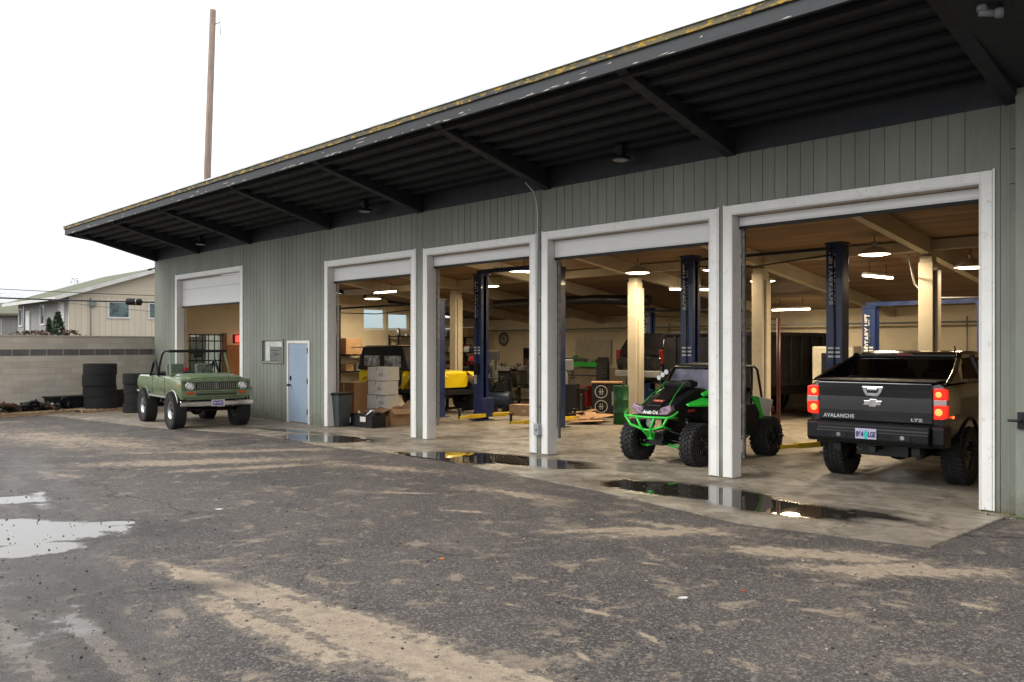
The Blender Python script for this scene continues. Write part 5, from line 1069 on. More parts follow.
        g = G3(); g.prism([(-1.985,1.10),(-2.50,1.02),(-2.36,.66),(-2.225,.60)], *sorted((s*.58,s*.62)), 'XZ'); g.build('rear_panel_white', LETTER, T, bevel=.006)
        g = G3(); g.cbox((-2.62,s*.5,.84),(.06,.12,.10)); g.build('tail_light', RED, T, bevel=.01)
    # roll cage
    g = G3(); r = .024; zt = 1.66
    for s in (1,-1):
        g.tube([(-.52,s*.52,1.05),(-.66,s*.56,1.25),(-.95,s*.54,1.62),(-1.05,s*.54,zt),(-1.95,s*.54,zt),(-2.05,s*.55,1.60),(-2.30,s*.52,.95)], r)
        g.tube([(-1.75,s*.60,.5),(-1.80,s*.58,1.2),(-1.90,s*.54,zt)], r); g.tube([(-.75,s*.66,.45),(-.72,s*.62,.9),(-.66,s*.56,1.25)], r)
        g.tube([(-1.05,s*.54,zt),(-1.5,0,zt-.01)], .016)
    for x, z in ((-1.0,1.645),(-1.95,zt),(-1.45,zt)): g.tube([(x,-.54,z),(x,.54,z)], r)
    g.tube([(-.62,-.55,1.22),(-.62,.55,1.22)], r); g.build('roll_cage', BLACKM, T)
    g = G3(); g.loft([[(-.98,.50,1.67),(-.98,-.50,1.67),(-.98,-.48,1.70),(-.98,.48,1.70)],[(-1.5,.52,1.69),(-1.5,-.52,1.69),(-1.5,-.50,1.725),(-1.5,.50,1.725)],[(-1.95,.50,1.67),(-1.95,-.50,1.67),(-1.95,-.48,1.69),(-1.95,.48,1.69)]], smooth=False); g.build('roof', K, T, bevel=.015)
    g = G3(); g.poly([(-.67,.52,1.25),(-.95,.50,1.61),(-.95,-.50,1.61),(-.67,-.52,1.25)]); g.build('windscreen', HAZYG, T)
    g = G3(); g.cbox((-.97,.42,1.69),(.08,.14,.10)); g.cyl((-.97,.42,1.7),(-.97,.40,1.84),.008,n=6); g.build('roof_bracket', GREEND, T, bevel=.01)
    for i in range(3):
        g = G3(); y = -.50-.085*i; z = 1.56-.055*i; g.cyl((-.78,y,z),(-.66,y,z),.042,.05,n=18); lp = g.build('spot_light', BLACKM, T)
        g = G3(); g.cyl((-.662,y,z),(-.652,y,z),.046,n=18); g.build('lens', mat('spot_lens', (.8,.8,.8), .1), lp)
    g = G3(); g.tube([(-.85,-.52,1.62),(-.74,-.70,1.42),(-.66,-.62,1.2)], .02); g.build('light_bracket', BLACKM, T)
    for y in (.27,-.27):
        g = G3(); g.cbox((-1.35,y,.60),(.5,.44,.14)); g.cbox((-1.62,y,.98),(.14,.42,.72),ry=-.2); g.build('seat', K, T, bevel=.04)
    g = G3(); g.tube([(-.98+.05*math.sin(a),.27+.17*math.cos(a),1.08+.16*math.sin(a)) for a in [i*math.pi/8 for i in range(16)]], .014, closed=True); g.cyl((-.98,.27,1.08),(-.7,.27,.95),.02); g.build('steering_wheel', BLACKM, T)
    g = G3(); g.cbox((-.90,.50,1.37),(.02,.16,.14)); g.build('windscreen_sticker', mat('sticker_mint', (.25,.65,.45), .4), T)
buggy()
# ------------------------------------------------------------------ yellow open-fender off-roader with black soft top, behind
def jeep():
    T = thing('yellow_offroader', 'yellow off road vehicle with a black soft top deep in the leftmost open bay', 'off-roader', (-17.05,4.95,.05), R(0)); T.scale = (1.13,1.05,1.04)
    Yp = mat('taxi_yellow_paint', (.78,.58,.01), .25, coat=.6, var=.05)
    g = G3(); g.loft([section(-3.15,.76,.66,1.16,0,.02), section(-3.1,.78,.64,1.18,0,.02), section(-1.0,.78,.64,1.18,0,.02)], smooth=False); tub = g.build('body', Yp, T); cut(tub, [arch(-2.4,.5,.50,1,.5), arch(-2.4,.5,.50,-1,.5)]); smooth_angle(tub, 30)
    g = G3(); g.loft([section(-.999,.60,.66,1.22,.05,.02), section(.30,.50,.70,1.16,.04,.02), section(.36,.47,.72,1.12,.0,.02)], smooth=True); smooth_angle(g.build('bonnet', Yp, T), 30)
    for s in (1,-1):
        g = G3(); g.loft([[(-.95,s*.50,1.02),(-.95,s*.86,1.00),(-.95,s*.86,.60),(-.95,s*.82,.60),(-.95,s*.82,.96),(-.95,s*.50,.97)],[(-.5,s*.48,1.18),(-.5,s*.86,1.16),(-.5,s*.86,1.06),(-.5,s*.82,1.06),(-.5,s*.82,1.12),(-.5,s*.48,1.13)],[(.35,s*.46,1.18),(.35,s*.86,1.15),(.35,s*.86,1.04),(.35,s*.82,1.04),(.35,s*.82,1.10),(.35,s*.46,1.13)],[(.60,s*.46,1.05),(.60,s*.84,1.02),(.60,s*.84,.80),(.58,s*.80,.80),(.58,s*.80,.98),(.58,s*.46,1.0)]], smooth=False)
        g.build('front_fender', Yp, T, bevel=.02)
        g = G3(); g.loft([[(-2.95,s*.77,.95),(-2.95,s*.88,.92),(-2.95,s*.88,.86),(-2.95,s*.77,.9)],[(-2.6,s*.77,1.08),(-2.6,s*.90,1.05),(-2.6,s*.90,.98),(-2.6,s*.77,1.02)],[(-2.1,s*.77,1.06),(-2.1,s*.90,1.02),(-2.1,s*.90,.95),(-2.1,s*.77,1.0)],[(-1.8,s*.77,.78),(-1.8,s*.88,.75),(-1.8,s*.88,.69),(-1.8,s*.77,.72)]], smooth=False); g.build('rear_fender', Yp, T, bevel=.01)
        for x in (-.05,-2.4): wheel(T, (x, s*.76, .43), .43, .30, .20, 'blade', s, .014)
        g = G3(); g.prism([(-1.98,1.17),(-1.98,.78),(-1.75,.70),(-1.12,.70),(-1.02,.90),(-1.02,1.17)], *sorted((s*.785,s*.80)), 'XZ'); g.build('door', BLACKP, T, bevel=.006)
        g = G3(); g.box(-2.9,-2.15,*sorted((s*.725,s*.731)),1.30,1.62); g.box(-1.9,-1.15,*sorted((s*.725,s*.731)),1.28,1.62); g.build('plastic_window', mat('crinkled_plastic', (.35,.36,.38), .12, var=.8, scale=5, bump=1.0, bscale=9), T)
    g = G3(); g.prism([(-3.3,1.18),(-3.02,1.88),(-2.85,1.93),(-1.35,1.94),(-1.12,1.88),(-.85,1.24),(-.85,1.18)], -.72, .72, 'XZ'); g.build('soft_top', mat('canvas_black', (.006,.006,.007), .8, bump=.6, bscale=8), T, bevel=.04)
    g = G3(); g.box(-3.2,.4,-.4,-.3,.5,.62); g.box(-3.2,.4,.3,.4,.5,.62); g.cyl((-.05,-.7,.43),(-.05,.7,.43),.05); g.cyl((-2.4,-.7,.43),(-2.4,.7,.43),.05); g.cyl((.0,-.5,.45),(-.05,-.42,1.05),.05); g.box(.42,.52,-.75,.75,.52,.66); g.build('underbody', BLACKM, T)
    g = G3(); g.box(-2.9,-1.0,-.5,.5,1.945,1.965); g.beam((-3.1,0,1.93),(-1.2,0,2.03),1.0,.02); g.bm.free()
jeep()
tag((lambda g: g.beam((-20.9,4.6,1.99),(-18.3,4.6,2.06),1.1,.025).build('tan_sheet', mat('tan_board', (.30,.24,.17), .7)))(G3()), 'tan sheet lying across the black soft top of the yellow vehicle', 'board')
# ------------------------------------------------------------------ dark vehicle raised on the lift
def suv():
    T = thing('raised_suv', 'dark glossy vehicle raised on a lift behind the cream column, tail to the yard', 'car', (-12.62,8.6,.62), R(90))
    g = G3(); g.loft([section(.0,.80,.62,1.10,0,.05), section(.05,.86,.60,1.12,0,.05), section(.4,.90,.56,1.14,0,.05), section(3.2,.90,.56,1.10,0,.05), section(4.2,.86,.58,1.02,.03,.05), section(4.4,.78,.62,.9,0,.05)]); b_ = g.build('body', TRUCKP, T); cut(b_, [arch(.85,.36,.40,s,.6) for s in (1,-1)]+[arch(3.5,.36,.40,s,.6) for s in (1,-1)]); smooth_angle(b_)
    g = G3(); g.loft([[(.04,-.82,1.12),(.04,.82,1.12),(.1,.80,1.3),(.1,-.80,1.3)],[(.10,-.80,1.13),(.10,.80,1.13),(.35,.68,1.70),(.35,-.68,1.70)],[(.5,-.84,1.13),(.5,.84,1.13),(.55,.68,1.80),(.55,-.68,1.80)],[(2.4,-.84,1.13),(2.4,.84,1.13),(2.2,.68,1.81),(2.2,-.68,1.81)],[(3.1,-.80,1.10),(3.1,.80,1.10),(2.5,.66,1.74),(2.5,-.66,1.74)]], smooth=False); g.build('cabin', mat('gloss_black_glass', (.01,.01,.012), .06), T, bevel=.05, seg=3)
    for s in (1,-1):
        g = G3(); g.cbox((.06,s*.80,1.10),(.1,.13,.42)); g.build('tail_light', mat('red_lens_dim', (.12,.008,.006), .2), T, bevel=.02)
        for x in (.85,3.5): wheel(T, (x, s*.78, .30), .36, .24, .22, 'spoke', s, 0)
    g = G3(); g.box(-.08,.05,-.84,.84,.50,.70); g.build('bumper', mat('bumper_grey', (.22,.22,.22), .4), T, bevel=.03)
    g = G3(); g.ball((-.01,.35,1.0),.07,(.15,1.3,.7)); g.build('emblem', CHROME, T)
    g = G3(); g.box(.1,4.2,-.5,.5,.42,.56); g.cyl((.1,-.5,.42),(1.0,-.5,.42),.07); g.cyl((.85,-.7,.34),(.85,.7,.34),.05); g.build('underbody', BLACKM, T)
suv()
# ------------------------------------------------------------------ black dump-body truck
def dumper():
    T = thing('dump_truck', 'black dump body truck with ribbed sides parked behind the buggy', 'truck', (-10.05,8.05,0), R(90))
    K = mat('dull_black_paint', (.006,.006,.007), .6, var=.5, scale=4, dirt=(.012,.01,.009), dscale=4, damt=.3, spec=.25)
    g = G3(); L = 5.0; z0, z1 = .95, 2.42
    for s in (1,-1):
        g.box(0,L,*sorted((s*1.18,s*1.22)),z0,z1-.1); g.box(-.02,L+.02,*sorted((s*1.15,s*1.27)),z1-.12,z1); g.box(0,L,*sorted((s*1.16,s*1.25)),z0,z0+.12)
        for i in range(9): g.box(.05+i*(L-.2)/8,.15+i*(L-.2)/8,*sorted((s*1.2205,s*1.275)),z0+.1205,z1-.1205)
    g.box(0,L,-1.18,1.18,z0-.001,z0+.05); g.box(L-.04,L,-1.18,1.18,z0+.051,z1); g.build('dump_body', K, T, bevel=.006)
    g = G3(); g.box(-.06,-.01,-1.14,1.14,z0+.02,z1-.08); g.k=0
    for y in (-.8,-.3,.3,.8): g.box(-.10,-.061,y-.04,y+.04,z0+.03,z1-.1)
    g.box(-.11,-.05,-1.2,1.2,z1-.079,z1-.02); g.build('tailgate', K, T, bevel=.006)
    g = G3(); g.box(.1,7.0,-.5,-.38,.62,.9); g.box(.1,7.0,.38,.5,.62,.9); g.box(-.05,.08,-1.1,1.1,.5,.62); g.cyl((.9,-.9,.48),(.9,.9,.48),.07); g.ball((.9,0,.48),.2); g.build('chassis', BLACKM, T, bevel=.01)
    for s in (1,-1):
        for x in (.95,5.7): wheel(T, (x, s*.98, .48), .48, .38 if x<2 else .28, .27, 'slot', s, 0)
        g = G3(); g.cbox((-.06,s*.95,.72),(.05,.18,.1)); g.build('tail_light', RED, T, bevel=.01)
    g = G3(); g.cbox((-.08,-.85,.95-.02),(.02,.3,.16)); g.build('plate_panel', mat('dull_tan', (.35,.3,.22), .5), T)
    C = mat('cream_cab_paint', (.52,.48,.38), .4)
    g = G3(); g.loft([[(5.15,-1.1,.9),(5.15,1.1,.9),(5.2,1.0,2.25),(5.2,-1.0,2.25)],[(6.3,-1.1,.9),(6.3,1.1,.9),(6.25,1.0,2.25),(6.25,-1.0,2.25)],[(6.55,-1.1,.8),(6.55,1.1,.8),(6.5,1.0,1.5),(6.5,-1.0,1.5)]], smooth=False); g.build('cab', C, T, bevel=.04)
    g = G3(); 
    for s in (1,-1): g.prism([(5.4,1.5),(6.2,1.5),(6.15,2.1),(5.4,2.1)], *sorted((s*1.02,s*1.08)), 'XZ')
    g.build('cab_window', mat('gloss_black_glass', (.01,.01,.012), .06), T)
dumper()
# cream equipment cabinet with dark window between truck and lift
t = thing('machine_cabinet', 'cream steel cabinet with a dark window right of the black dump body', 'cabinet', (AY(837,11.2), 11.2, 0), R(10))
g = G3(); g.box(-.55,.55,-.4,.4,0,2.03); g.build('cabinet', mat('cream_cab_paint', (.52,.48,.38), .4), t, bevel=.03)
g = G3(); g.box(-.30,.28,-.412,-.401,1.15,1.85); g.build('window', BLACKM, t, bevel=.01)
# ------------------------------------------------------------------ yard edge: block wall
def CW2(r, f): p = CAM + RT*r + FW*f; return p
def block_mat():
    m, nt, b = base_mat('concrete_blocks'); tc = nt.new('ShaderNodeTexCoord'); v = tc.outputs['Object']
    sp = nt.new('ShaderNodeSeparateXYZ'); nt.link(v, sp.inputs[0]); cb = nt.new('ShaderNodeCombineXYZ'); nt.link(sp.outputs[0], cb.inputs[0]); nt.link(sp.outputs[2], cb.inputs[1])
    br = nt.new('ShaderNodeTexBrick'); br.offset = .5; br.inputs['Scale'].default_value = 1; br.inputs['Brick Width'].default_value = .52; br.inputs['Row Height'].default_value = .195; br.inputs['Mortar Size'].default_value = .009; br.inputs['Mortar Smooth'].default_value = .4
    br.inputs['Color1'].default_value = (.56,.51,.43,1); br.inputs['Color2'].default_value = (.70,.64,.55,1); br.inputs['Mortar'].default_value = (.54,.51,.46,1); nt.link(cb.outputs[0], br.inputs['Vector'])
    n = nt.noise(nt.mapping(v, sc=(.6,1,1.5)), 1.2, 6, .65); c = nt.mix(nt.ramp(n, .35, .7, 0, .45), br.outputs['Color'], (.42,.36,.29))
    n2 = nt.noise(v, 22, 3); c = nt.mix(nt.math('MULTIPLY', nt.ramp(n2, .4, .7), .25), c, (.55,.51,.45))
    nt.link(c, b.inputs['Base Color']); b.inputs['Roughness'].default_value = .9
    bp = nt.new('ShaderNodeBump'); bp.inputs['Distance'].default_value = .02; bp.inputs['Strength'].default_value = .5; nt.link(br.outputs['Fac'], bp.inputs['Height']); bp.invert = True; nt.link(bp.outputs[0], b.inputs['Normal']); return m
wa = Vector((-27.41, .17)); wb = Vector((-26.50, -4.85)); wd = (wb-wa).normalized(); ang = math.atan2(wd.y, wd.x)
bw = thing('block_wall', 'tan concrete block wall with one darker course at the edge of the yard', 'wall', (wa.x - wd.x*2, wa.y - wd.y*2, -.02), ang)
g = G3(); g.box(0, 24, -.2, 0, 0, 1.755); g.box(0, 24, -.2, 0, 1.955, 2.34); g.build('wall_blocks', block_mat(), bw)
g = G3(); i = 0
while i*.52 < 23.5: g.box(i*.52+.014, i*.52+.506, -.197, .006, 1.758, 1.952); i += 1
g.build('dark_course', mat('dark_split_block', (.15,.135,.135), .85, var=.2, scale=3, bump=.6, bscale=25), bw)
g = G3(); g.box(.0, 24, -.19, .001, 1.7552, 1.9548); g.build('dark_course_mortar', mat('mortar', (.45,.43,.40), .9), bw)
g = G3(); i = 0
while i*1.04 < 23.5: g.box(i*1.04+.004, i*1.04+1.036, -.215, .015, 2.343, 2.40); i += 1
g.build('cap_blocks', mat('cap_block', (.48,.44,.38), .9, var=.15, bump=.4), bw, bevel=.006)
# ------------------------------------------------------------------ tyres, pallets and scrap along the wall
def stack(x, y, n, r, w, z0, lab, grp, seed):
    rn = random.Random(seed); words = {0:'bottom', 1:'second', 2:'third', 3:'top'}
    src = None
    for i in range(n):
        if src is None: o = src = tyre_mesh(r, w, lug=.012).build('loose_tyre', RUBBER)
        else: o = src.copy(); COL.objects.link(o)
        o.rotation_euler = (R(90), 0, rn.uniform(0,6)); o.location = (x+rn.uniform(-.04,.04), y+rn.uniform(-.04,.04), z0 + w*(i+.5) + .002*i); o.name = 'car_tyre'
        tag(o, f'{words[i]} tyre of the {lab}', 'tyre', grp)
sx, sy = CW2((100-512)/868*27.4, 27.4)
def pallet(name, x, y, rz, L, Wd, label, n=6, m=WOOD, z=-.02):
    t = thing(name, label, 'pallet', (x, y, z), rz); g = G3()
    for k in (-1,0,1): g.box(-L/2,L/2,k*(Wd/2-.06)-.05,k*(Wd/2-.06)+.05,0,.09)
    g.build('runner', m, t, bevel=.004); g = G3()
    for i in range(n): xx = -L/2+.06+i*(L-.12)/(n-1); g.box(xx-.055,xx+.055,-Wd/2,Wd/2,.0905,.112)
    g.build('deck_board', m, t, bevel=.003)
pallet('wooden_pallet', sx, sy, ang, 1.7, 1.15, 'wooden pallet under the tall stack of four tyres', 9)
stack(sx, sy, 4, .48, .345, .095, 'tall stack of four tyres on the pallet', 'tall tyre stack', 1)
qx, qy = CW2((132-512)/868*26.9, 26.9); stack(qx+.22, qy+.12, 4, .42, .30, -.02, 'darker tyre stack behind the green off road vehicle', 'tyre stack behind the off roader', 2)
px_, py_ = CW2((70-512)/868*27.4, 27.4)
pallet('wooden_pallet', *CW2((52-512)/868*26.6, 26.6), ang+.05, 2.6, .9, 'worn pallet beneath the scrap metal along the wall', 12)
pallet('wooden_pallet', *CW2((5-512)/868*25.4, 25.4), ang-.04, 2.2, .9, 'broken pallet under the scrap at the left edge of the yard', 10)
t = thing('black_trough', 'long black plastic bin lying beside the tall tyre stack', 'bin', (px_, py_, 0), ang)
g = G3(); g.loft([[(-.62,-.25,0),(.62,-.25,0),(.62,.25,0),(-.62,.25,0)],[(-.68,-.30,.42),(.68,-.30,.42),(.68,.30,.42),(-.68,.30,.42)]], smooth=False); g.build('bin_body', BLACKP, t, bevel=.03)
g = G3(); g.box(-.71,.71,-.33,.33,.421,.47); g.build('lid', BLACKP, t, bevel=.015)
ux, uy = CW2((120-512)/868*28.0, 28.0)
tag((lambda g: g.cbox((0,0,.33),(.9,.5,.62),rz=ang).build('black_crate', BLACKP, bevel=.03, loc=(ux,uy,0)))(G3()), 'black plastic crate between the two tyre stacks', 'crate')
rn = random.Random(11)
labels = ['rusty curved bracket on top of the scrap pile','long black axle shaft lying on the scrap pallet','dull steel pipe across the scrap pallet','greasy gear housing among the scrap nearest the black bin','black leaf spring lying by the block wall','bent black frame arm sticking up from the scrap','rusty brake drum in the scrap pile','oily flat plate under the scrap metal']
for i in range(8):
    u = 4 + i*7.0; x, y = CW2((u-512)/868*(25.3+i*.22), 25.3+i*.22); g = G3(); mm = (RUST, BLACKM, STEEL, mat('oily_engine', (.05,.045,.042), .45), BLACKM, BLACKM, RUST, BLACKM)[i]
    k = i % 4
    if k == 0: g.tube([(-.4,-.1,.0),(-.2,.1,.16),(.1,.12,.22),(.35,-.05,.08)], .05); g.cyl((-.4,-.2,.0),(-.4,.05,.02),.09)
    elif k == 1: g.cyl((-.8,0,.08),(.8,.1,.1),.035); g.ball((.1,.02,.1),.13,(1.2,1,.9),jit=.02); g.cyl((.78,.1,.0),(.84,.1,.0),.12); g.cyl((-.84,0,.08),(-.78,0,.08),.12)
    elif k == 2: 
        if i == 6: g.lathe([(.06,0),(.18,.0),(.19,.12),(.17,.12),(.16,.02),(.06,.02)],(0,0,0),'Z',20)
        else: g.tube([(-.6,.1,.02),(.0,-.1,.12),(.6,.0,.16)], .03)
    else: g.ball((0,0,.08),.17,(1.4,1,.8),jit=.03,seed=i); g.cbox((.3,.1,.06),(.4,.25,.05),rz=.4,ry=.2); g.cyl((-.1,0,.1),(-.3,.1,.3),.04); g.cbox((-.35,0,.05),(.3,.3,.03),rz=1)
    o = g.build('scrap_metal', mm, loc=(x, y, .11+rn.uniform(0,.06)), rz=ang+rn.uniform(-.5,.5)); tag(o, labels[i], 'scrap', 'scrap metal parts along the block wall')
g = G3()
for i in range(220):
    u = rn.uniform(-12, 60); dd = 25.6+rn.uniform(-.25,.65)+u*.02; x, y = CW2((u-512)/868*dd, dd); s = rn.uniform(.03,.11); g.k = rn.choice((0,0,1,2))
    g.cbox((x,y,.11+rn.uniform(0,.17)),(s*rn.uniform(1,4),s,s*.6),rz=rn.uniform(0,3),ry=rn.uniform(-.6,.6))
tag(g.build('debris', [BLACKM, RUST, STEEL]), 'tangle of small oily metal bits on the pallets by the wall', 'scrap', kind='stuff')
# ------------------------------------------------------------------ house beyond the wall
H0 = CW2(-22.97, 45.0); hu = (RT*10.6 + FW*9.8).normalized(); ha = math.atan2(hu.y, hu.x)
def clap(name, c1, c2, per, axis):
    m, nt, b = base_mat(name); tc = nt.new('ShaderNodeTexCoord'); v = tc.outputs['Object']; sp = nt.new('ShaderNodeSeparateXYZ'); nt.link(v, sp.inputs[0])
    a = sp.outputs[2] if axis == 2 else nt.math('ADD', sp.outputs[0], sp.outputs[1]); f = nt.math('FRACT', nt.math('DIVIDE', a, per))
    cell = nt.math('FLOOR', nt.math('DIVIDE', a, per)); wn = nt.new('ShaderNodeTexWhiteNoise', noise_dimensions='1D'); nt.link(cell, wn.inputs['W'])
    n = nt.noise(v, .8, 6, .65); c = nt.mix(nt.math('ADD', nt.math('MULTIPLY', wn.outputs[0], .5), nt.math('MULTIPLY', n, .5)), c1, c2); c = nt.mix(nt.math('LESS_THAN', f, .06), c, tuple(x*.68 for x in c1)); nt.link(c, b.inputs['Base Color']); b.inputs['Roughness'].default_value = .7; return m
HT = thing('house', 'beige gabled house with grey side wall and mossy roof beyond the block wall', 'house', (H0.x, H0.y, -.02), ha)
BV = clap('beige_vertical_boards', (.60,.53,.42), (.68,.61,.49), .30, 0); BH = clap('beige_clapboard', (.58,.51,.39), (.68,.60,.47), .16, 2); GV = clap('grey_boards', (.30,.29,.28), (.36,.35,.34), .35, 0)
g = G3(); g.box(0, 10, 0, .2, 0, 4.66); g.build('gable_wall_lower', BV, HT)
g = G3(); g.prism([(-.0,4.662),(10,4.662),(5,6.35)], -.02, .2, 'XZ'); g.build('gable_wall_upper', BH, HT)
g = G3(); g.box(-.02, .2, .201, 10, 0, 4.66); g.build('side_wall', GV, HT); g = G3(); g.box(9.8, 10, .201, 10, 0, 4.6); g.build('rear_wall', GV, HT)
rf = G3(); rf.prism([(-.75,4.60),(5,6.52),(10.75,4.60),(10.75,4.44),(5,6.36),(-.75,4.44)], -.5, 10.4, 'XZ')
def moss():
    m, nt, b = base_mat('mossy_shingle'); tc = nt.new('ShaderNodeTexCoord'); v = tc.outputs['Object']; n = nt.noise(v, .9, 7, .7); c = nt.mix(nt.ramp(n, .38, .62), (.13,.13,.11), (.15,.17,.085)); nt.link(c, b.inputs['Base Color']); b.inputs['Roughness'].default_value = .9; return m
roof_o = rf.build('roof', moss(), HT)
g = G3(); HW = mat('house_white', (.68,.68,.66), .5)
g.prism([(-.78,4.40),(5,6.33),(10.78,4.40),(10.78,4.60),(5,6.54),(-.78,4.60)], -.53, -.503, 'XZ'); g.box(-.80,-.752,-.5,10.4,4.41,4.58); g.build('bargeboard', HW, roof_o)
def hwin(x0, x1, z0, z1, face='g', blind=False):
    w = empty('window', (0,0,0), 0, HT); w.empty_display_size = .1
    def bx(g, a, b_, c, d, o1, o2):
        if face == 'g': g.box(a, b_, -o2, -o1, c, d)
        else: g.box(-o2-.02, -o1-.02, a, b_, c, d)
    g = G3(); f = .09; bx(g,x0-f,x0,z0-f,z1+f,.0,.06); bx(g,x1,x1+f,z0-f,z1+f,.0,.06); bx(g,x0,x1,z1,z1+f,.0,.06); bx(g,x0,x1,z0-f,z0,.0,.06); g.build('frame', HW, w)
    g = G3(); bx(g,x0,x1,z0,z1,.003,.02); g.build('pane', mat('house_pane', (.10,.15,.15), .06, var=.6, scale=2) if not blind else HW, w)
hwin(1.98, 2.98, 3.62, 4.38); hwin(4.1, 5.1, 3.62, 4.38); hwin(7.4,8.6,3.55,4.25)
hwin(.7, 1.5, 3.4, 4.3, 's', True); hwin(4.3, 5.0, 3.3, 4.3, 's'); hwin(9.0, 9.6, 3.3, 4.2, 's')
g = G3(); g.box(-.10,-.022,7.2,8.5,2.2,4.1); g.build('door', HW, HT); g = G3(); g.cyl((-.6,6.2,0),(-.6,6.2,4.45),.06); g.build('downpipe', GREYP, HT)
g = G3(); g.cyl((1.05,-.06,2.0),(1.05,-.06,4.6),.03); g.cbox((1.15,-.1,4.3),(.3,.15,.3)); g.build('meter_pipe', GREYP, HT)
N0 = CW2(-36.5, 60.0)
NT_ = thing('house', 'low grey brown house with a mossy roof at the far left edge of the picture', 'house', (N0.x, N0.y, -.02), math.atan2(RT.y, RT.x)+.1)
g = G3(); g.box(-14, 5.0, 0, 8, 0, 4.35); g.build('wall', GV, NT_); g = G3(); g.prism([(-.6,4.3),(4,5.25),(8.6,4.3),(8.6,4.15),(4,5.1),(-.6,4.15)], -14.4, 5.4, 'YZ'); g.build('roof', MATS['mossy_shingle_m'] if 'mossy_shingle_m' in MATS else moss(), NT_)
for x0 in (.2, 2.6):
    w_ = empty('window', (0,0,0), 0, NT_); g = G3(); g.box(x0-.08,x0+.98,-.05,-.002,2.85,3.9); g.build('frame', HW, w_); g = G3(); g.box(x0,x0+.9,-.065,-.051,2.93,3.82); g.build('pane', MATS['house_pane'], w_)
# small evergreens and dry shrubs between wall and house
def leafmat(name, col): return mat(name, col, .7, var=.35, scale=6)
def shrub(name, px, d, zt, w, col, label, n=900, cone=True, seed=0, cat='shrub', group=None, z0=0):
    p = CW2((px-512)/868*d, d); t = thing(name, label, cat, (p.x, p.y, -.02), 0, group); rn = random.Random(seed)
    g = G3(); g.tube([(0,0,0),(.03,.02,zt*.5),(0,0,zt*.9)], .05, 6, taper=.012)
    for i in range(12): a = rn.uniform(0,6.28); z = zt*rn.uniform(.3,.85); rr = w*(1-z/zt)*.8 if cone else w*.7; g.tube([(0,0,z*.8),(rr*math.cos(a),rr*math.sin(a),z)], .012, 4, taper=.004)
    g.build('trunk', mat('bark', (.10,.07,.05), .9), t); g = G3()
    for i in range(n):
        z = zt*(1-rn.random()**1.3*.85); k = min(.62, (1-(z/zt))*1.0+.06)*1.2 if cone else math.sqrt(max(.02,1-((z-zt*.55)/(zt*.48))**2)); a = rn.uniform(0,6.28); lump = 1+.35*noise.noise((math.cos(a)*2+seed, math.sin(a)*2, z*2.2)); r = w*k*lump*rn.uniform(.55,1.0)
        c = Vector((r*math.cos(a), r*math.sin(a), z)); s = rn.uniform(.05,.10); d1 = Vector((rn.gauss(0,1),rn.gauss(0,1),rn.gauss(0,1))).normalized(); d2 = d1.orthogonal().normalized(); g.k = rn.choice((0,0,1))
        g.poly([c-d1*s, c+d2*s*.45, c+d1*s, c-d2*s*.45])
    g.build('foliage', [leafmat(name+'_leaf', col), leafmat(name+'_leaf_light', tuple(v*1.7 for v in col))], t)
shrub('conifer', 58, 36, 3.45, .85, (.030,.055,.022), 'dark green pointed evergreen behind the block wall, larger of the pair', 1500, True, 1)
shrub('conifer', 49, 37, 3.22, .52, (.045,.075,.03), 'smaller green evergreen left of the larger one behind the block wall', 900, True, 2)
shrub('dry_shrub', 33, 33, 2.62, 1.3, (.10,.065,.045), 'brown leafless shrub showing just above the block wall', 1100, False, 3)
shrub('dry_shrub', 70, 34, 2.66, .7, (.08,.07,.035), 'low olive brown shrub at the foot of the beige house', 500, False, 4)
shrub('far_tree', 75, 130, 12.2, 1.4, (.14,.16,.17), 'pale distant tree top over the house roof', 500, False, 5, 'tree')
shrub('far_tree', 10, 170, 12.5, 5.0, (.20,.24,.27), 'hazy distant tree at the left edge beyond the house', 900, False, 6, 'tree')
# ------------------------------------------------------------------ pole and service cables
p = CW2((206-512)/868*36, 36); q = p + RT*.29
t = thing('utility_pole', 'tall bare weathered wooden pole rising behind the garage roof', 'pole', (p.x, p.y, -.02))
g = G3(); zt = EYE + 336*36/868; d_ = q - p; g.tube([(-d_.x*.8,-d_.y*.8,0),(0,0,7.5),(d_.x,d_.y,zt+.02)], .175, 14, taper=.125); g.build('pole_shaft', mat('weathered_pole', (.31,.235,.195), .85, var=.25, scale=3, stretch=(6,6,.6), dirt=(.13,.09,.07), dscale=6, damt=.3), t)
g = G3(); g.tube([(d_.x+.22,d_.y+.2,zt-.3),(d_.x+.2,d_.y+.22,zt-1.0)], .018); g.tube([(d_.x,d_.y,zt-.6),(d_.x+.22,d_.y+.2,zt-.5)], .02); g.build('pole_bracket', STEEL, t)
def cable(name, a, b_, sag, r, label, m=SKINNYBLK):
    pts = []
    for i in range(25): s = i/24; v = Vector(a).lerp(Vector(b_), s); v.z -= sag*4*s*(1-s); pts.append(v)
    tag((lambda g: g.tube(pts, r, 6).build(name, m))(G3()), label, 'cable')
def C3(px, py, d): v = CW2((px-512)/868*d, d); return (v.x, v.y, EYE+(HZ-py)*d/868)
cable('service_cable', C3(-250,283,31), C3(170,302.5,31), .12, .028, 'thick black overhead cable carrying a splice case, crossing before the house')
cable('service_cable', C3(-250,272,31), C3(170,296,31), .10, .012, 'thin overhead wire above the thick cable and splice case')
cable('service_cable', C3(40,299,34), C3(175,313,31), .05, .009, 'lowest thin wire drooping towards the garage corner under the splice case')
a = Vector(C3(126.5,301.6,31)); b_ = Vector(C3(141.5,302.2,31)); t = thing('splice_case', 'black cylindrical cable splice case hanging on the overhead cable', 'splice case', a.lerp(b_,.5)); c = a.lerp(b_,.5)
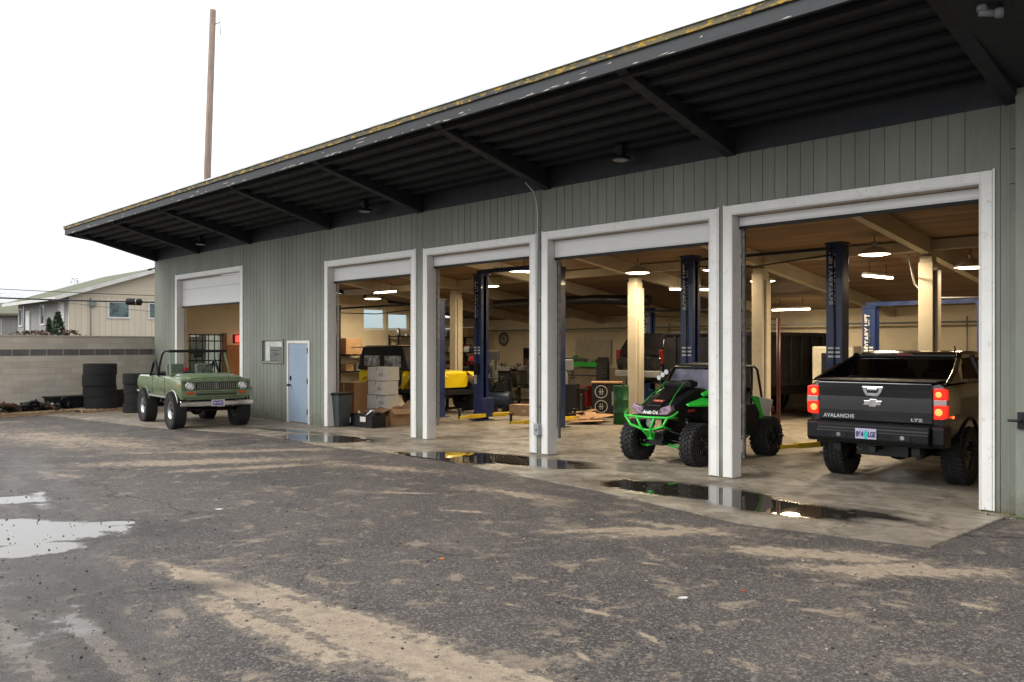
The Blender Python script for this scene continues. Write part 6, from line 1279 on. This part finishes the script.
g = G3(); g.cyl(a-c, b_-c, .12, n=18); g.build('case', BLACKP, t, bevel=.03); g = G3(); dd = (b_-a).normalized(); g.cyl(dd*.09, dd*.12, .124, n=18); g.build('band', STEEL, t)
# far side of the yard, so the horizon is not bare from a step aside
g = G3(); 
tag((lambda g: g.tube([(-27.02,.25,2.4),(-27.35,.45,2.1),(-27.30,.35,.3)], .05).build('drain_pipe', BLACKM))(G3()), 'black pipe leaning between the block wall and the garage corner', 'pipe')

# moss and weeds in the joint at the near corner
g = G3(); rn = random.Random(5)
for i in range(520):
    x = rn.uniform(-.42, .9)**1.0; y = rn.choice((-.035,-.035,-.22)) - abs(rn.gauss(0,.025)) if x < .02 else -.215-abs(rn.gauss(0,.03)); h = rn.uniform(.008,.035) + (.05 if rn.random() < .06 else 0); a = rn.uniform(0,6.28); w_ = rn.uniform(.003,.006)
    g.k = rn.choice((0,0,1)); dx, dy = math.cos(a)*w_, math.sin(a)*w_; lx, ly = rn.gauss(0,.012), rn.gauss(0,.012)
    g.poly([(x-dx,y-dy,.0),(x+dx,y+dy,.0),(x+lx,y+ly,h)])
tag(g.build('weeds', [mat('moss_green', (.09,.12,.03), .9), mat('moss_olive', (.15,.14,.05), .9)]), 'low moss and weeds in the joint at the foot of the near corner', 'moss', kind='stuff')
EXPO = 0.58
# ------------------------------------------------------------------ camera, light
cam = bpy.data.cameras.new('camera'); co = bpy.data.objects.new('camera', cam); COL.objects.link(co); scene.camera = co
cam.sensor_width = 36; cam.lens = 36 * FPX / 1024; cam.clip_end = 2000; cam.clip_start = .05
co.location = (CAM.x, CAM.y, EYE); co.rotation_euler = (R(90), 0, YAW)
cam.shift_y = (HZ - 341) / 1024
w = bpy.data.worlds.new('World'); scene.world = w; w.use_nodes = True; n = w.node_tree.nodes; l = w.node_tree.links
bg = n['Background']; sky = n.new('ShaderNodeTexSky'); sky.sky_type = 'NISHITA'; sky.sun_disc = False
SEL, SAZ = R(38), R(215)
sky.sun_elevation = SEL; sky.sun_rotation = SAZ; sky.air_density = 1; sky.dust_density = 4; sky.ozone_density = 1
hs = n.new('ShaderNodeHueSaturation'); hs.inputs['Saturation'].default_value = .12; l.new(sky.outputs[0], hs.inputs['Color'])
tcw = n.new('ShaderNodeTexCoord'); nz = n.new('ShaderNodeTexNoise'); nz.inputs['Scale'].default_value = 2.2; nz.inputs['Detail'].default_value = 6; l.new(tcw.outputs['Generated'], nz.inputs['Vector'])
cr = n.new('ShaderNodeMapRange'); cr.inputs[1].default_value = .35; cr.inputs[2].default_value = .7; cr.inputs[3].default_value = 8.5; cr.inputs[4].default_value = 11.5; l.new(nz.outputs[0], cr.inputs[0])
mxx = n.new('ShaderNodeMix'); mxx.data_type = 'RGBA'; mxx.inputs['Factor'].default_value = .75; l.new(hs.outputs[0], mxx.inputs[6]); l.new(cr.outputs[0], mxx.inputs[7])
sp = n.new('ShaderNodeSeparateXYZ'); l.new(tcw.outputs['Generated'], sp.inputs[0]); hr = n.new('ShaderNodeMapRange'); hr.inputs[1].default_value = 0; hr.inputs[2].default_value = .22; hr.inputs[3].default_value = 0; hr.inputs[4].default_value = 1; l.new(sp.outputs[2], hr.inputs[0])
hz = n.new('ShaderNodeMix'); hz.data_type = 'RGBA'; l.new(hr.outputs[0], hz.inputs['Factor']); hz.inputs[6].default_value = (.555,.59,.61,1); hz.inputs[7].default_value = (1,1,1,1)
mu = n.new('ShaderNodeMix'); mu.data_type = 'RGBA'; mu.blend_type = 'MULTIPLY'; mu.inputs['Factor'].default_value = 1; l.new(mxx.outputs[2], mu.inputs[6]); l.new(hz.outputs[2], mu.inputs[7])
l.new(mu.outputs[2], bg.inputs['Color']); bg.inputs['Strength'].default_value = .12
sl = bpy.data.lights.new('sun', 'SUN'); sl.energy = .9; sl.angle = R(25); sl.color = (1, .96, .9); so = bpy.data.objects.new('sun', sl); COL.objects.link(so)
d = Vector((math.sin(SAZ)*math.cos(SEL), math.cos(SAZ)*math.cos(SEL), math.sin(SEL))); so.rotation_euler = d.to_track_quat('Z', 'Y').to_euler()
vs = scene.view_settings; vs.view_transform = 'Standard'; vs.look = 'None'; vs.exposure = EXPO; vs.gamma = 1; vs.use_curve_mapping = False
scene.render.engine = 'CYCLES'; cy = scene.cycles; cy.use_denoising = True; cy.max_bounces = 8; cy.diffuse_bounces = 4; cy.glossy_bounces = 4; cy.transparent_max_bounces = 12; cy.sample_clamp_indirect = 6; cy.caustics_reflective = False; cy.caustics_refractive = False
